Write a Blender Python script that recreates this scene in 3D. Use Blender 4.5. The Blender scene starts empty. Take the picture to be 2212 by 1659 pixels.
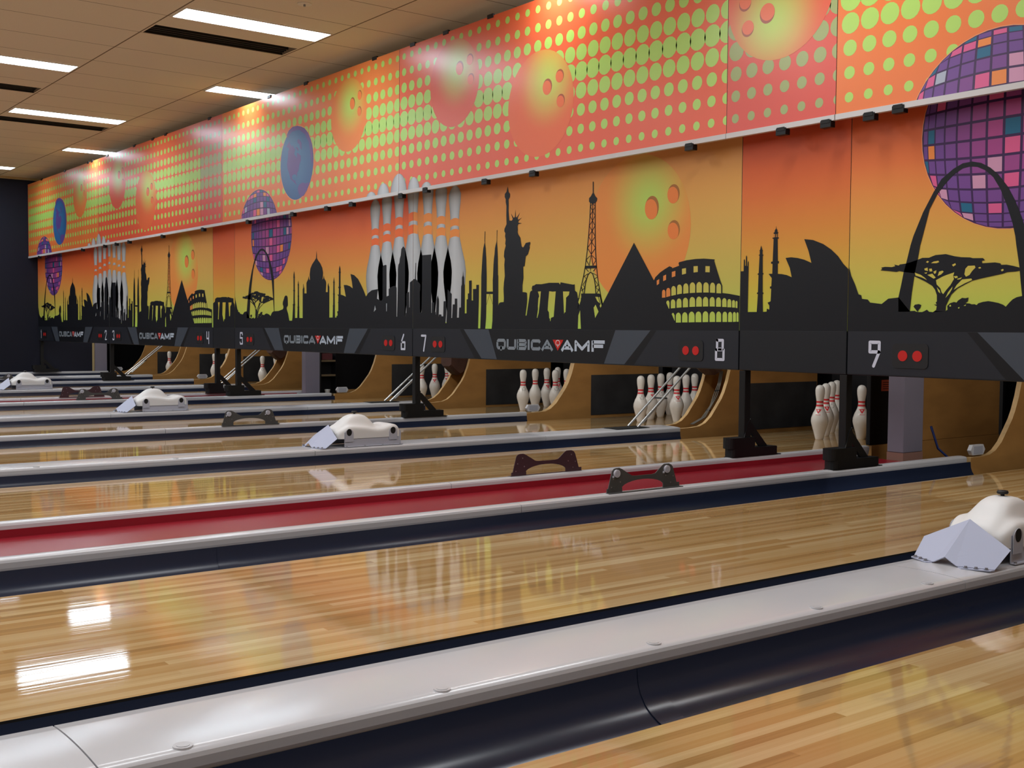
import bpy, bmesh, math, random
from mathutils import Vector, Matrix
from mathutils.geometry import tessellate_polygon
random.seed(7)
SC = bpy.context.scene
COL = SC.collection
PI = math.pi
ART = {"A":[["K",3,[[0,1074],[14,1029],[38,985],[59,936],[76,931],[80,913],[114,909],[128,894],[194,886],[231,911],[289,916],[351,850],[379,851],[382,848],[397,845],[418,845],[429,849],[443,856],[454,846],[475,844],[489,849],[538,847],[550,855],[548,872],[561,884],[582,890],[595,887],[602,896],[622,908],[639,906],[654,909],[651,892],[638,883],[660,882],[670,878],[686,878],[695,874],[703,882],[725,888],[751,891],[771,888],[800,882],[822,874],[835,865],[851,883],[866,897],[884,906],[909,911],[1011,913],[1065,922],[1103,928],[1100,928],[1113,939],[1116,954],[1100,975],[1104,998],[1127,1027],[1141,1048],[1167,1058],[1193,1053],[1203,1038],[1206,997],[1209,961],[1193,953],[1180,938],[1193,914],[1213,885],[1226,850],[1239,820],[1295,820],[1305,849],[1317,960],[1308,969],[1324,977],[1327,1094],[1315,1099],[1327,1105],[1327,1219],[1321,1225],[1327,1230],[1327,1245],[1340,1279],[1350,1244],[1350,1229],[1357,1223],[1350,1218],[1350,1105],[1360,1098],[1350,1090],[1352,977],[1363,968],[1353,959],[1356,845],[1403,845],[1411,941],[1403,944],[1412,950],[1414,1043],[1408,1047],[1415,1051],[1415,1144],[1410,1150],[1417,1158],[1424,1192],[1433,1158],[1440,1149],[1435,1143],[1436,1051],[1443,1046],[1437,1040],[1439,950],[1447,944],[1440,940],[1445,844],[1512,844],[1513,1107],[1522,1118],[1525,1155],[1530,1155],[1534,1112],[1547,1134],[1545,1069],[1590,1068],[1587,1162],[1597,1173],[1621,1195],[1630,1223],[1640,1194],[1658,1185],[1655,1205],[1652,1239],[1665,1290],[1701,1328],[1750,1360],[1774,1378],[1779,1409],[1784,1445],[1791,1408],[1792,1377],[1810,1360],[1858,1327],[1894,1287],[1908,1242],[1903,1208],[1894,1181],[1911,1191],[1923,1219],[1931,1191],[1958,1171],[1967,1151],[1957,1071],[1996,1070],[1996,1128],[2009,1153],[2013,1128],[2025,1116],[2023,846],[2087,846],[2092,942],[2087,947],[2095,955],[2097,1046],[2091,1051],[2098,1057],[2099,1147],[2093,1153],[2101,1161],[2110,1199],[2119,1160],[2125,1152],[2120,1147],[2121,1056],[2129,1051],[2122,1045],[2124,952],[2131,947],[2124,941],[2129,845],[2155,846],[2158,862],[2174,859],[2178,878],[2166,897],[2189,902],[2189,970],[2181,976],[2190,981],[2192,1030],[2172,1047],[2197,1044],[2200,1095],[2186,1107],[2199,1114],[2200,1231],[2191,1237],[2202,1245],[2201,1267],[2214,1296],[2228,1265],[2226,1244],[2236,1235],[2228,1230],[2228,1114],[2237,1106],[2228,1097],[2232,1043],[2273,1037],[2323,1024],[2306,1071],[2286,1125],[2340,1123],[2395,1112],[2444,1092],[2427,1154],[2405,1216],[2470,1203],[2535,1169],[2588,1117],[2631,1069],[2668,1018],[2704,1046],[2766,1069],[2868,1076],[2858,1053],[2848,997],[2919,978],[2939,990],[2940,1254],[2958,1266],[2987,1269],[3000,1266],[3001,1012],[3036,1019],[3036,1072],[3077,1087],[3116,1096],[3145,1093],[3157,1077],[3158,848],[3167,848],[3176,1066],[3177,1227],[3184,1261],[3199,1276],[3206,1310],[3220,1335],[3229,1384],[3257,1405],[3284,1386],[3286,1069],[3284,850],[3294,850],[3298,875],[3308,877],[3307,1031],[3346,1044],[3349,919],[3356,919],[3358,1116],[3405,1135],[3405,752],[0,752]]],["G",4,[[2798,889],[2818,943],[2833,909]]],["G",4,[[2997,956],[3009,956],[3007,892],[2999,892]]],["K",3,[[361,1205],[410,1314],[463,1404],[502,1460],[562,1501],[608,1521],[654,1524],[699,1513],[744,1487],[784,1452],[829,1395],[865,1331],[897,1257],[910,1220],[918,941],[919,908],[909,911],[901,970],[893,1039],[876,1134],[870,1174],[856,1231],[828,1310],[795,1386],[759,1443],[722,1477],[681,1497],[645,1503],[609,1498],[568,1477],[527,1441],[481,1390],[444,1325],[411,1202],[399,1160],[387,1092],[372,1021],[360,938],[351,847],[289,847],[287,916],[300,972],[313,1036],[325,1077],[347,1163]]],["K",3,[[475,844],[491,854],[494,872],[478,880],[494,879],[488,888],[494,894],[493,923],[483,948],[468,967],[429,989],[371,1015],[374,1034],[399,1025],[315,1037],[289,1043],[274,1039],[221,1046],[183,1050],[193,1056],[187,1063],[209,1066],[247,1063],[266,1067],[260,1075],[285,1069],[290,1074],[325,1077],[361,1085],[390,1093],[412,1100],[447,1099],[468,1106],[482,1110],[534,1112],[579,1100],[613,1094],[657,1091],[670,1087],[720,1085],[730,1075],[714,1073],[717,1062],[779,1063],[804,1058],[808,1051],[833,1051],[865,1044],[893,1036],[895,1022],[875,1019],[837,1018],[818,1012],[761,1002],[709,993],[670,985],[634,969],[597,951],[567,924],[551,893],[541,872],[540,847]]],["S",4,[[487,993],[520,1008],[540,1015],[580,1026],[575,1011],[579,995],[562,968],[542,947],[526,927],[518,935],[511,954],[491,973]]],["S",4,[[580,946],[593,967],[620,992],[666,995],[670,988],[634,974],[597,956]]],["S",4,[[631,1015],[635,1040],[648,1053],[681,1053],[685,1044],[669,1029],[656,1011],[639,1004]]],["S",4,[[374,1032],[407,1020],[428,1006],[439,995],[414,1007],[378,1018]]],["S",4,[[459,1073],[472,1080],[497,1083],[501,1076],[487,1072]]],["S",4,[[432,1079],[440,1085],[448,1081],[441,1075]]],["S",4,[[495,1012],[502,1032],[519,1036],[526,1031],[513,1019]]],["S",4,[[424,1049],[441,1053],[444,1037],[427,1041]]],["S",4,[[449,1047],[463,1048],[467,1035],[453,1034]]],["S",4,[[441,1019],[467,1024],[485,1005],[475,1000]]],["S",4,[[567,1061],[584,1068],[587,1060],[574,1053]]],["S",4,[[538,909],[550,934],[573,961],[570,949],[557,928]]],["S",4,[[492,960],[508,944],[511,931],[501,938]]],["S",4,[[577,1008],[595,1009],[599,1002],[586,998]]],["S",4,[[594,995],[619,1002],[613,994],[599,992]]],["S",4,[[807,1029],[818,1033],[821,1026],[812,1022]]],["S",4,[[698,1043],[708,1046],[713,1040],[703,1038]]],["S",4,[[472,1033],[488,1039],[486,1026],[478,1022]]],["S",4,[[424,1029],[440,1031],[435,1024]]],["S",4,[[558,873],[565,878],[569,871],[562,868]]],["S",4,[[603,863],[610,867],[610,860],[605,859]]],["S",4,[[631,872],[643,877],[640,871]]],["K",3,[[390,850],[371,871],[378,880],[399,883],[412,878],[407,864],[397,854],[395,846]]]],"B":[["K",3,[[0,1139],[27,1141],[35,1266],[43,1266],[40,1140],[106,1097],[104,1049],[98,1044],[101,917],[105,879],[126,879],[131,1100],[131,1321],[260,1320],[262,874],[270,874],[271,954],[306,954],[305,880],[325,880],[325,861],[330,861],[336,975],[351,1006],[367,978],[370,957],[364,843],[372,862],[403,861],[403,847],[428,847],[433,960],[470,960],[468,870],[457,796],[473,796],[483,913],[486,1050],[541,1013],[537,834],[548,834],[556,935],[582,935],[582,978],[614,977],[615,911],[612,836],[636,836],[641,910],[664,911],[665,1065],[674,1081],[675,1131],[685,1145],[687,1184],[692,1145],[702,1130],[705,1084],[712,1072],[712,867],[736,867],[737,969],[752,970],[752,1012],[767,1013],[766,1105],[799,1106],[799,960],[818,960],[817,1043],[858,1043],[858,1072],[890,1072],[889,949],[882,757],[911,757],[919,924],[920,1130],[927,1213],[932,1266],[935,1289],[942,1332],[953,1360],[958,1371],[956,1385],[959,1451],[965,1451],[963,1385],[963,1367],[971,1331],[975,1287],[979,1259],[981,1214],[985,1131],[985,1020],[1062,1019],[1060,1100],[1063,1129],[1068,1214],[1073,1254],[1079,1282],[1084,1325],[1093,1349],[1101,1366],[1104,1384],[1105,1451],[1111,1450],[1107,1377],[1109,1348],[1113,1323],[1117,1267],[1118,1258],[1121,1137],[1125,1127],[1127,918],[1137,935],[1152,941],[1192,943],[1194,970],[1189,1033],[1193,1079],[1203,1124],[1196,1202],[1201,1243],[1191,1261],[1191,1263],[1195,1298],[1211,1336],[1205,1350],[1210,1378],[1202,1403],[1206,1422],[1193,1438],[1196,1455],[1219,1485],[1215,1548],[1216,1611],[1207,1640],[1207,1659],[1195,1676],[1196,1696],[1216,1710],[1228,1745],[1240,1706],[1257,1691],[1256,1670],[1239,1654],[1242,1623],[1241,1574],[1250,1508],[1280,1505],[1291,1515],[1268,1557],[1300,1523],[1314,1527],[1320,1579],[1324,1526],[1337,1524],[1374,1555],[1346,1520],[1352,1505],[1394,1518],[1355,1498],[1354,1485],[1394,1479],[1354,1476],[1346,1463],[1350,1435],[1347,1425],[1353,1407],[1379,1381],[1385,1350],[1394,1321],[1408,1313],[1416,1316],[1440,1342],[1486,1346],[1492,1337],[1481,1319],[1485,1307],[1465,1264],[1437,1248],[1440,1248],[1429,1185],[1413,1181],[1417,1103],[1406,1055],[1407,1008],[1440,1006],[1457,1001],[1460,958],[1458,931],[1442,847],[1455,846],[1491,1002],[1499,1012],[1515,1016],[1510,1032],[1518,1048],[1537,1050],[1556,1058],[1616,1056],[1696,1063],[1799,1060],[1812,1048],[1818,1063],[1890,1052],[1946,1044],[1961,1046],[1964,1005],[1984,994],[1996,955],[1996,955],[2029,957],[2026,985],[2204,981],[2218,969],[2235,915],[2516,1283],[2692,1050],[2693,1049],[2706,1068],[2744,1094],[2785,1113],[2822,1128],[2843,1121],[2845,1115],[2901,1128],[2896,1142],[2900,1148],[2961,1157],[3032,1161],[3099,1160],[3179,1152],[3176,1143],[3200,1086],[3224,1032],[3239,1003],[3240,962],[3293,956],[3373,943],[3373,752],[0,752]]],["S",4,[[986,1003],[1062,1001],[1062,922],[1060,815],[1051,755],[974,755],[984,833],[986,923]]],["S",4,[[1578,1007],[1611,1008],[1601,932],[1589,864],[1574,829],[1570,831],[1581,888],[1580,909],[1585,963],[1593,973],[1590,986]]],["S",4,[[1700,1007],[1734,1003],[1769,1004],[1762,946],[1750,837],[1721,830],[1716,808],[1712,808],[1711,823],[1703,828],[1699,867],[1686,880],[1690,931]]],["S",4,[[1844,1002],[1910,1000],[1904,978],[1876,961],[1876,938],[1872,867],[1861,864],[1858,854],[1856,869],[1851,928]]],["S",4,[[2019,877],[2022,829],[2028,758],[1998,758],[2002,845]]],["S",4,[[2008,950],[2025,960],[2024,939],[2011,913],[2000,929]]],["K",5,[[1022,1001],[1026,1001],[989,927],[985,927]]],["K",5,[[1023,1001],[1027,1001],[1064,929],[1061,929]]],["S",4,[[2151,892],[2169,911],[2198,867],[2166,827]]],["S",4,[[2165,961],[2191,960],[2211,918],[2186,933]]],["S",4,[[2198,957],[2207,960],[2226,903],[2217,891],[2208,903],[2218,918]]],["K",3,[[2108,1555],[2094,1568],[2095,1589],[2112,1600],[2125,1616],[2129,1619],[2128,1690],[2137,1689],[2138,1618],[2142,1615],[2155,1596],[2173,1582],[2171,1567],[2155,1551]]],["K",3,[[2105,1558],[2099,1442],[2106,1441],[2112,1557]]],["K",3,[[2099,1442],[2089,1346],[2096,1345],[2106,1441]]],["K",3,[[2089,1346],[2077,1250],[2084,1249],[2096,1345]]],["K",3,[[2077,1250],[2060,1154],[2067,1153],[2084,1249]]],["K",3,[[2060,1154],[2042,1088],[2050,1087],[2067,1153]]],["K",3,[[2042,1088],[2015,1010],[2023,1009],[2050,1087]]],["K",3,[[2015,1010],[2002,964],[2009,963],[2023,1009]]],["K",3,[[2150,1554],[2152,1438],[2159,1437],[2157,1554]]],["K",3,[[2152,1438],[2153,1342],[2161,1341],[2159,1437]]],["K",3,[[2153,1342],[2159,1246],[2167,1245],[2161,1342]]],["K",3,[[2159,1246],[2170,1149],[2177,1149],[2167,1246]]],["K",3,[[2170,1149],[2185,1065],[2192,1065],[2177,1149]]],["K",3,[[2185,1065],[2212,968],[2219,969],[2192,1065]]],["K",3,[[2129,1557],[2105,1534],[2110,1532],[2133,1555]]],["K",3,[[2105,1532],[2128,1506],[2133,1507],[2110,1534]]],["K",3,[[2129,1555],[2152,1529],[2156,1530],[2133,1557]]],["K",3,[[2152,1530],[2128,1508],[2133,1505],[2156,1528]]],["K",3,[[2128,1556],[2127,1507],[2133,1506],[2134,1556]]],["K",3,[[2128,1507],[2102,1478],[2107,1476],[2133,1505]]],["K",3,[[2102,1477],[2127,1444],[2131,1445],[2107,1478]]],["K",3,[[2128,1506],[2152,1473],[2157,1474],[2133,1507]]],["K",3,[[2152,1474],[2127,1445],[2131,1443],[2157,1472]]],["K",3,[[2127,1507],[2126,1444],[2132,1444],[2133,1506]]],["K",3,[[2127,1445],[2097,1415],[2102,1413],[2131,1443]]],["K",3,[[2097,1413],[2124,1379],[2129,1380],[2102,1414]]],["K",3,[[2127,1443],[2153,1409],[2158,1411],[2131,1445]]],["K",3,[[2153,1411],[2124,1381],[2129,1378],[2158,1409]]],["K",3,[[2126,1444],[2124,1380],[2129,1379],[2132,1444]]],["K",3,[[2124,1381],[2091,1348],[2095,1346],[2129,1378]]],["K",3,[[2091,1346],[2122,1310],[2126,1311],[2095,1348]]],["K",3,[[2124,1379],[2155,1342],[2159,1344],[2129,1380]]],["K",3,[[2155,1344],[2122,1312],[2126,1310],[2159,1342]]],["K",3,[[2124,1380],[2121,1311],[2127,1310],[2129,1379]]],["K",3,[[2122,1312],[2081,1275],[2086,1273],[2126,1310]]],["K",3,[[2081,1273],[2119,1232],[2124,1233],[2086,1275]]],["K",3,[[2122,1310],[2159,1269],[2164,1270],[2126,1311]]],["K",3,[[2159,1271],[2119,1234],[2124,1232],[2164,1268]]],["K",3,[[2121,1311],[2119,1233],[2124,1232],[2127,1310]]],["K",3,[[2120,1233],[2098,1160],[2103,1159],[2125,1232]]],["K",3,[[2120,1232],[2136,1160],[2142,1160],[2125,1233]]],["K",3,[[2073,1197],[2113,1223],[2109,1225],[2069,1200]]],["K",3,[[2069,1198],[2098,1164],[2103,1165],[2074,1200]]],["K",3,[[2171,1196],[2134,1224],[2130,1222],[2167,1193]]],["K",3,[[2166,1195],[2137,1164],[2141,1162],[2171,1193]]],["K",3,[[2062,1161],[2175,1159],[2177,1142],[2059,1143]]],["K",3,[[2068,1141],[2094,1121],[2099,1124],[2073,1144]]],["K",3,[[2162,1142],[2140,1125],[2145,1122],[2167,1139]]],["K",3,[[2112,1143],[2112,1128],[2117,1127],[2117,1143]]],["K",3,[[2061,984],[2070,1038],[2061,1039],[2053,984]]],["K",3,[[2069,1038],[2081,1074],[2073,1075],[2061,1039]]],["K",3,[[2081,1073],[2096,1103],[2088,1105],[2073,1075]]],["K",3,[[2095,1102],[2118,1118],[2112,1122],[2089,1106]]],["K",3,[[2112,1118],[2135,1104],[2141,1108],[2118,1122]]],["K",3,[[2134,1105],[2150,1071],[2158,1073],[2142,1106]]],["K",3,[[2150,1072],[2160,1029],[2168,1030],[2158,1072]]],["K",3,[[2160,1030],[2166,981],[2174,982],[2168,1030]]],["K",3,[[2053,1095],[2075,1074],[2079,1075],[2057,1097]]],["K",3,[[2074,1076],[2040,1040],[2044,1038],[2079,1073]]],["K",3,[[2040,1038],[2061,1019],[2065,1021],[2044,1040]]],["K",3,[[2061,1022],[2027,1004],[2030,1001],[2065,1019]]],["K",3,[[2047,1089],[2094,1109],[2090,1112],[2044,1092]]],["K",3,[[2025,1027],[2045,984],[2050,985],[2031,1028]]],["K",3,[[2182,1090],[2152,1073],[2156,1071],[2186,1088]]],["K",3,[[2152,1071],[2189,1034],[2193,1036],[2156,1073]]],["K",3,[[2190,1037],[2163,1025],[2166,1022],[2193,1033]]],["K",3,[[2162,1023],[2202,995],[2205,997],[2166,1025]]],["K",3,[[2181,1097],[2139,1113],[2137,1110],[2178,1094]]],["K",3,[[2201,1018],[2174,982],[2179,981],[2206,1016]]],["K",3,[[2003,964],[1995,888],[2000,887],[2008,964]]],["K",3,[[2212,968],[2230,911],[2237,912],[2219,969]]],["K",3,[[2009,929],[2029,956],[2024,958],[2004,931]]],["O",4,[[2718,1047],[2739,1055],[2738,1028],[2719,1019]]],["O",4,[[2772,1073],[2796,1080],[2796,1049],[2772,1042]]],["O",4,[[2843,1094],[2872,1099],[2872,1068],[2843,1062]]],["S",4,[[2925,1109],[2957,1112],[2958,1080],[2926,1075]]],["S",4,[[3017,1120],[3050,1120],[3051,1086],[3018,1084]]],["S",4,[[3110,1117],[3143,1115],[3143,1081],[3110,1083]]],["O",4,[[2764,944],[2764,976],[2765,982],[2768,987],[2772,990],[2778,991],[2783,990],[2788,986],[2791,981],[2792,976],[2793,945]]],["O",4,[[2800,947],[2799,984],[2801,991],[2804,996],[2809,1000],[2816,1001],[2822,1000],[2827,996],[2831,990],[2832,983],[2833,953]]],["S",4,[[2842,954],[2841,991],[2842,999],[2846,1005],[2852,1010],[2859,1011],[2866,1009],[2872,1005],[2876,998],[2878,991],[2879,959]]],["S",4,[[2888,961],[2888,998],[2889,1006],[2893,1013],[2899,1017],[2907,1018],[2914,1017],[2921,1012],[2925,1005],[2927,997],[2927,965]]],["S",4,[[2938,964],[2938,1002],[2939,1010],[2943,1017],[2950,1022],[2958,1024],[2966,1022],[2973,1017],[2977,1009],[2979,1001],[2980,967]]],["S",4,[[2990,967],[2989,1005],[2990,1014],[2995,1021],[3002,1026],[3010,1028],[3019,1026],[3026,1020],[3031,1013],[3033,1004],[3033,968]]],["S",4,[[3043,968],[3042,1006],[3043,1015],[3048,1022],[3055,1027],[3063,1029],[3071,1027],[3078,1021],[3083,1014],[3085,1005],[3085,968]]],["S",4,[[3096,968],[3096,1003],[3097,1012],[3101,1019],[3108,1024],[3116,1025],[3124,1023],[3131,1018],[3136,1011],[3137,1002],[3138,967]]],["S",4,[[3148,966],[3147,1001],[3149,1009],[3153,1016],[3159,1021],[3166,1022],[3174,1020],[3180,1015],[3184,1008],[3186,1000],[3186,964]]],["S",4,[[3197,962],[3196,997],[3198,1005],[3201,1011],[3207,1015],[3213,1016],[3220,1015],[3226,1010],[3230,1004],[3231,997],[3232,960]]],["S",4,[[2839,880],[2838,914],[2839,921],[2843,928],[2849,932],[2856,933],[2863,931],[2869,927],[2873,921],[2875,913],[2875,882]]],["S",4,[[2886,883],[2885,916],[2887,924],[2891,931],[2897,936],[2905,937],[2912,936],[2919,931],[2923,924],[2925,916],[2926,885]]],["S",4,[[2937,885],[2936,919],[2937,927],[2942,935],[2948,939],[2956,941],[2964,939],[2971,934],[2976,927],[2977,918],[2978,886]]],["S",4,[[2989,887],[2989,920],[2990,929],[2995,937],[3002,943],[3011,944],[3019,942],[3027,937],[3032,929],[3033,919],[3034,888]]],["S",4,[[3042,888],[3042,921],[3043,930],[3048,938],[3055,944],[3064,945],[3072,943],[3080,938],[3085,930],[3086,920],[3087,888]]],["S",4,[[3095,888],[3094,920],[3095,929],[3100,936],[3106,941],[3114,943],[3122,941],[3129,936],[3134,928],[3135,920],[3136,888]]],["S",4,[[3147,888],[3146,920],[3147,928],[3152,935],[3158,940],[3165,941],[3173,940],[3179,935],[3183,928],[3185,919],[3186,887]]],["S",4,[[3196,886],[3195,918],[3196,926],[3200,933],[3206,937],[3213,938],[3220,937],[3226,932],[3230,925],[3232,918],[3232,885]]],["S",4,[[3242,884],[3241,916],[3242,923],[3246,928],[3251,932],[3257,933],[3263,932],[3268,928],[3272,922],[3273,915],[3274,883]]],["S",4,[[3280,882],[3280,911],[3281,917],[3284,923],[3288,926],[3294,927],[3299,926],[3304,922],[3307,917],[3308,911],[3309,881]]],["S",4,[[3315,880],[3314,909],[3315,914],[3317,918],[3320,920],[3325,921],[3329,920],[3333,917],[3335,913],[3336,908],[3337,879]]],["S",4,[[3341,878],[3340,909],[3341,912],[3342,914],[3344,916],[3347,916],[3349,916],[3351,914],[3353,912],[3354,909],[3354,876]]],["S",4,[[2882,797],[2881,833],[2882,842],[2887,849],[2893,853],[2901,855],[2909,853],[2916,848],[2920,841],[2922,833],[2923,797]]],["S",4,[[2932,798],[2932,833],[2933,842],[2938,850],[2945,855],[2953,857],[2961,855],[2968,850],[2973,842],[2975,833],[2976,798]]],["S",4,[[2985,798],[2985,835],[2986,844],[2991,852],[2999,858],[3007,860],[3016,858],[3024,852],[3029,844],[3031,834],[3032,799]]],["S",4,[[3039,799],[3038,835],[3040,845],[3044,853],[3052,858],[3061,860],[3069,858],[3077,853],[3082,844],[3084,835],[3085,799]]],["S",4,[[3094,799],[3094,837],[3095,846],[3100,854],[3107,859],[3115,861],[3124,859],[3131,854],[3136,846],[3137,837],[3138,800]]],["S",4,[[3148,800],[3147,836],[3149,845],[3153,852],[3160,857],[3168,859],[3176,857],[3183,852],[3187,845],[3189,836],[3190,800]]],["S",4,[[3198,800],[3198,838],[3199,846],[3203,853],[3209,857],[3216,859],[3223,857],[3229,852],[3234,846],[3235,837],[3236,800]]],["S",4,[[3246,800],[3245,838],[3247,846],[3250,852],[3256,856],[3262,857],[3269,856],[3274,852],[3278,846],[3279,838],[3280,800]]],["S",4,[[3287,800],[3287,839],[3288,845],[3291,851],[3295,854],[3301,856],[3307,854],[3312,851],[3315,845],[3317,839],[3317,800]]],["S",4,[[3323,800],[3322,842],[3322,847],[3325,851],[3328,854],[3332,855],[3337,854],[3340,851],[3343,847],[3344,842],[3345,801]]],["S",4,[[3349,801],[3348,845],[3349,848],[3350,851],[3353,853],[3355,853],[3358,853],[3361,851],[3362,848],[3363,845],[3364,801]]],["S",4,[[2800,914],[2804,923],[2812,927],[2820,926],[2827,914],[2826,880],[2823,878]]],["S",4,[[2847,847],[2853,853],[2861,853],[2871,840],[2873,810],[2871,807]]]],"N":[["K",3,[[0,1078],[21,1078],[21,1137],[24,1145],[29,1137],[30,1107],[36,1107],[36,1155],[39,1165],[44,1154],[44,1106],[48,1105],[49,1125],[53,1134],[56,1125],[56,1103],[56,1075],[55,854],[119,854],[125,949],[116,955],[125,961],[127,1053],[119,1059],[128,1064],[132,1157],[125,1161],[133,1164],[133,1183],[129,1185],[135,1188],[137,1195],[142,1212],[149,1194],[151,1187],[156,1183],[152,1181],[153,1164],[160,1160],[154,1156],[156,1065],[163,1060],[156,1054],[158,960],[166,955],[158,949],[162,854],[188,855],[189,871],[206,866],[206,887],[193,903],[214,910],[217,977],[208,979],[208,989],[217,990],[219,1034],[197,1057],[222,1057],[223,1110],[213,1111],[212,1121],[223,1122],[227,1242],[219,1244],[219,1249],[229,1249],[230,1268],[224,1274],[232,1277],[235,1289],[241,1295],[242,1312],[245,1295],[251,1288],[253,1277],[259,1274],[254,1270],[255,1249],[262,1248],[261,1243],[254,1241],[258,1123],[266,1122],[265,1111],[258,1111],[259,1055],[286,1053],[322,1046],[353,1034],[339,1084],[310,1137],[346,1139],[390,1133],[434,1122],[479,1104],[459,1166],[430,1229],[487,1221],[551,1197],[602,1166],[644,1131],[677,1091],[712,1060],[712,752],[0,752]]],["S",4,[[232,1267],[237,1267],[237,1250],[232,1251]]],["S",4,[[245,1266],[249,1266],[250,1250],[245,1250]]]],"M":[["K",3,[[0,1009],[47,1025],[58,1056],[105,1069],[191,1067],[243,1071],[360,1069],[373,1058],[383,1070],[449,1060],[525,1051],[527,1012],[549,991],[563,945],[563,752],[0,752]]],["S",4,[[132,1017],[177,1017],[157,933],[146,839],[130,838],[144,960]]],["S",4,[[253,1015],[331,1014],[322,932],[312,841],[290,838],[277,812],[261,854],[245,886]]],["S",4,[[404,1011],[480,1010],[474,987],[448,972],[441,879],[432,868],[419,871]]]],"land":[[[-200,169],[-166,194],[-133,210],[-133,190],[-82,154],[-77,173],[-55,150],[-49,135],[-21,134],[-44,84],[-10,61],[6,39],[9,93],[44,79],[88,54],[83,35],[88,15],[55,-21],[39,-69],[11,-91],[9,-130],[-5,-104],[-44,-95],[-83,-101],[-89,-125],[-66,-142],[-44,-154],[-28,-141],[-22,-167],[11,-200],[-22,-182],[-66,-157],[-122,-127],[-145,-79],[-178,-36],[-190,11],[-172,74],[-167,124],[-144,146]],[[17,201],[39,210],[77,188],[99,166],[99,107],[77,119],[56,161],[23,175]],[[-21,146],[23,136],[45,108],[23,106],[1,129]],[[22,-230],[44,-198],[109,-184],[152,-189],[174,-198],[238,-192],[249,-198],[206,-257],[141,-301],[76,-310],[44,-272]],[[-172,230],[-144,266],[-87,291],[1,291],[67,285],[116,257],[164,236],[196,198],[238,158],[260,92],[281,3],[302,-48],[317,-11],[312,62],[281,162],[228,237],[153,291],[23,328],[-76,332],[-155,308],[-194,273]]]}

# ------------------------------------------------------------------ helpers
def lin(c):
    return tuple(((v/255.0)/12.92 if v/255.0 <= .04045 else ((v/255.0+.055)/1.055)**2.4) for v in c)

MATS = {}
def mat(name, rgb, rough=.5, metal=0.0, spec=.5, noise=None, bump=None, coat=0.0):
    m = bpy.data.materials.new(name); m.use_nodes = True
    nt = m.node_tree; b = nt.nodes['Principled BSDF']
    c = lin(rgb)
    b.inputs['Base Color'].default_value = (*c, 1)
    b.inputs['Roughness'].default_value = rough
    b.inputs['Metallic'].default_value = metal
    b.inputs['Specular IOR Level'].default_value = spec
    b.inputs['Coat Weight'].default_value = coat
    b.inputs['Coat Roughness'].default_value = .08
    tc = nt.nodes.new('ShaderNodeTexCoord')
    if noise:
        scale, amt, stretch = noise
        mp = nt.nodes.new('ShaderNodeMapping'); mp.inputs['Scale'].default_value = stretch
        nz = nt.nodes.new('ShaderNodeTexNoise'); nz.inputs['Scale'].default_value = scale; nz.inputs['Detail'].default_value = 5
        nt.links.new(tc.outputs['Object'], mp.inputs['Vector']); nt.links.new(mp.outputs['Vector'], nz.inputs['Vector'])
        rp = nt.nodes.new('ShaderNodeValToRGB')
        rp.color_ramp.elements[0].position = .3; rp.color_ramp.elements[1].position = .7
        rp.color_ramp.elements[0].color = (*[v*(1-amt) for v in c], 1); rp.color_ramp.elements[1].color = (*[min(1, v*(1+amt)) for v in c], 1)
        nt.links.new(nz.outputs['Fac'], rp.inputs['Fac']); nt.links.new(rp.outputs['Color'], b.inputs['Base Color'])
    if bump:
        scale, st, stretch = bump
        mp = nt.nodes.new('ShaderNodeMapping'); mp.inputs['Scale'].default_value = stretch
        nz = nt.nodes.new('ShaderNodeTexNoise'); nz.inputs['Scale'].default_value = scale; nz.inputs['Detail'].default_value = 2
        nt.links.new(tc.outputs['Object'], mp.inputs['Vector']); nt.links.new(mp.outputs['Vector'], nz.inputs['Vector'])
        bp = nt.nodes.new('ShaderNodeBump'); bp.inputs['Strength'].default_value = st; bp.inputs['Distance'].default_value = .01
        nt.links.new(nz.outputs['Fac'], bp.inputs['Height']); nt.links.new(bp.outputs['Normal'], b.inputs['Normal'])
    MATS[name] = m
    return m

def emit(name, rgb, strength):
    m = bpy.data.materials.new(name); m.use_nodes = True
    b = m.node_tree.nodes['Principled BSDF']
    b.inputs['Base Color'].default_value = (.8, .8, .8, 1)
    b.inputs['Emission Color'].default_value = (*lin(rgb), 1)
    b.inputs['Emission Strength'].default_value = strength
    MATS[name] = m
    return m

def print_mat(name, rough, bump=None, spec=.5):
    m = bpy.data.materials.new(name); m.use_nodes = True
    nt = m.node_tree; b = nt.nodes['Principled BSDF']
    a = nt.nodes.new('ShaderNodeVertexColor'); a.layer_name = 'ink'
    nt.links.new(a.outputs['Color'], b.inputs['Base Color'])
    b.inputs['Roughness'].default_value = rough; b.inputs['Specular IOR Level'].default_value = spec
    if bump:
        tc = nt.nodes.new('ShaderNodeTexCoord'); mp = nt.nodes.new('ShaderNodeMapping'); mp.inputs['Scale'].default_value = bump[2]
        nz = nt.nodes.new('ShaderNodeTexNoise'); nz.inputs['Scale'].default_value = bump[0]; nz.inputs['Detail'].default_value = 1.5
        nt.links.new(tc.outputs['Object'], mp.inputs['Vector']); nt.links.new(mp.outputs['Vector'], nz.inputs['Vector'])
        bp = nt.nodes.new('ShaderNodeBump'); bp.inputs['Strength'].default_value = bump[1]; bp.inputs['Distance'].default_value = .05
        nt.links.new(nz.outputs['Fac'], bp.inputs['Height']); nt.links.new(bp.outputs['Normal'], b.inputs['Normal'])
    MATS[name] = m
    return m

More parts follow.
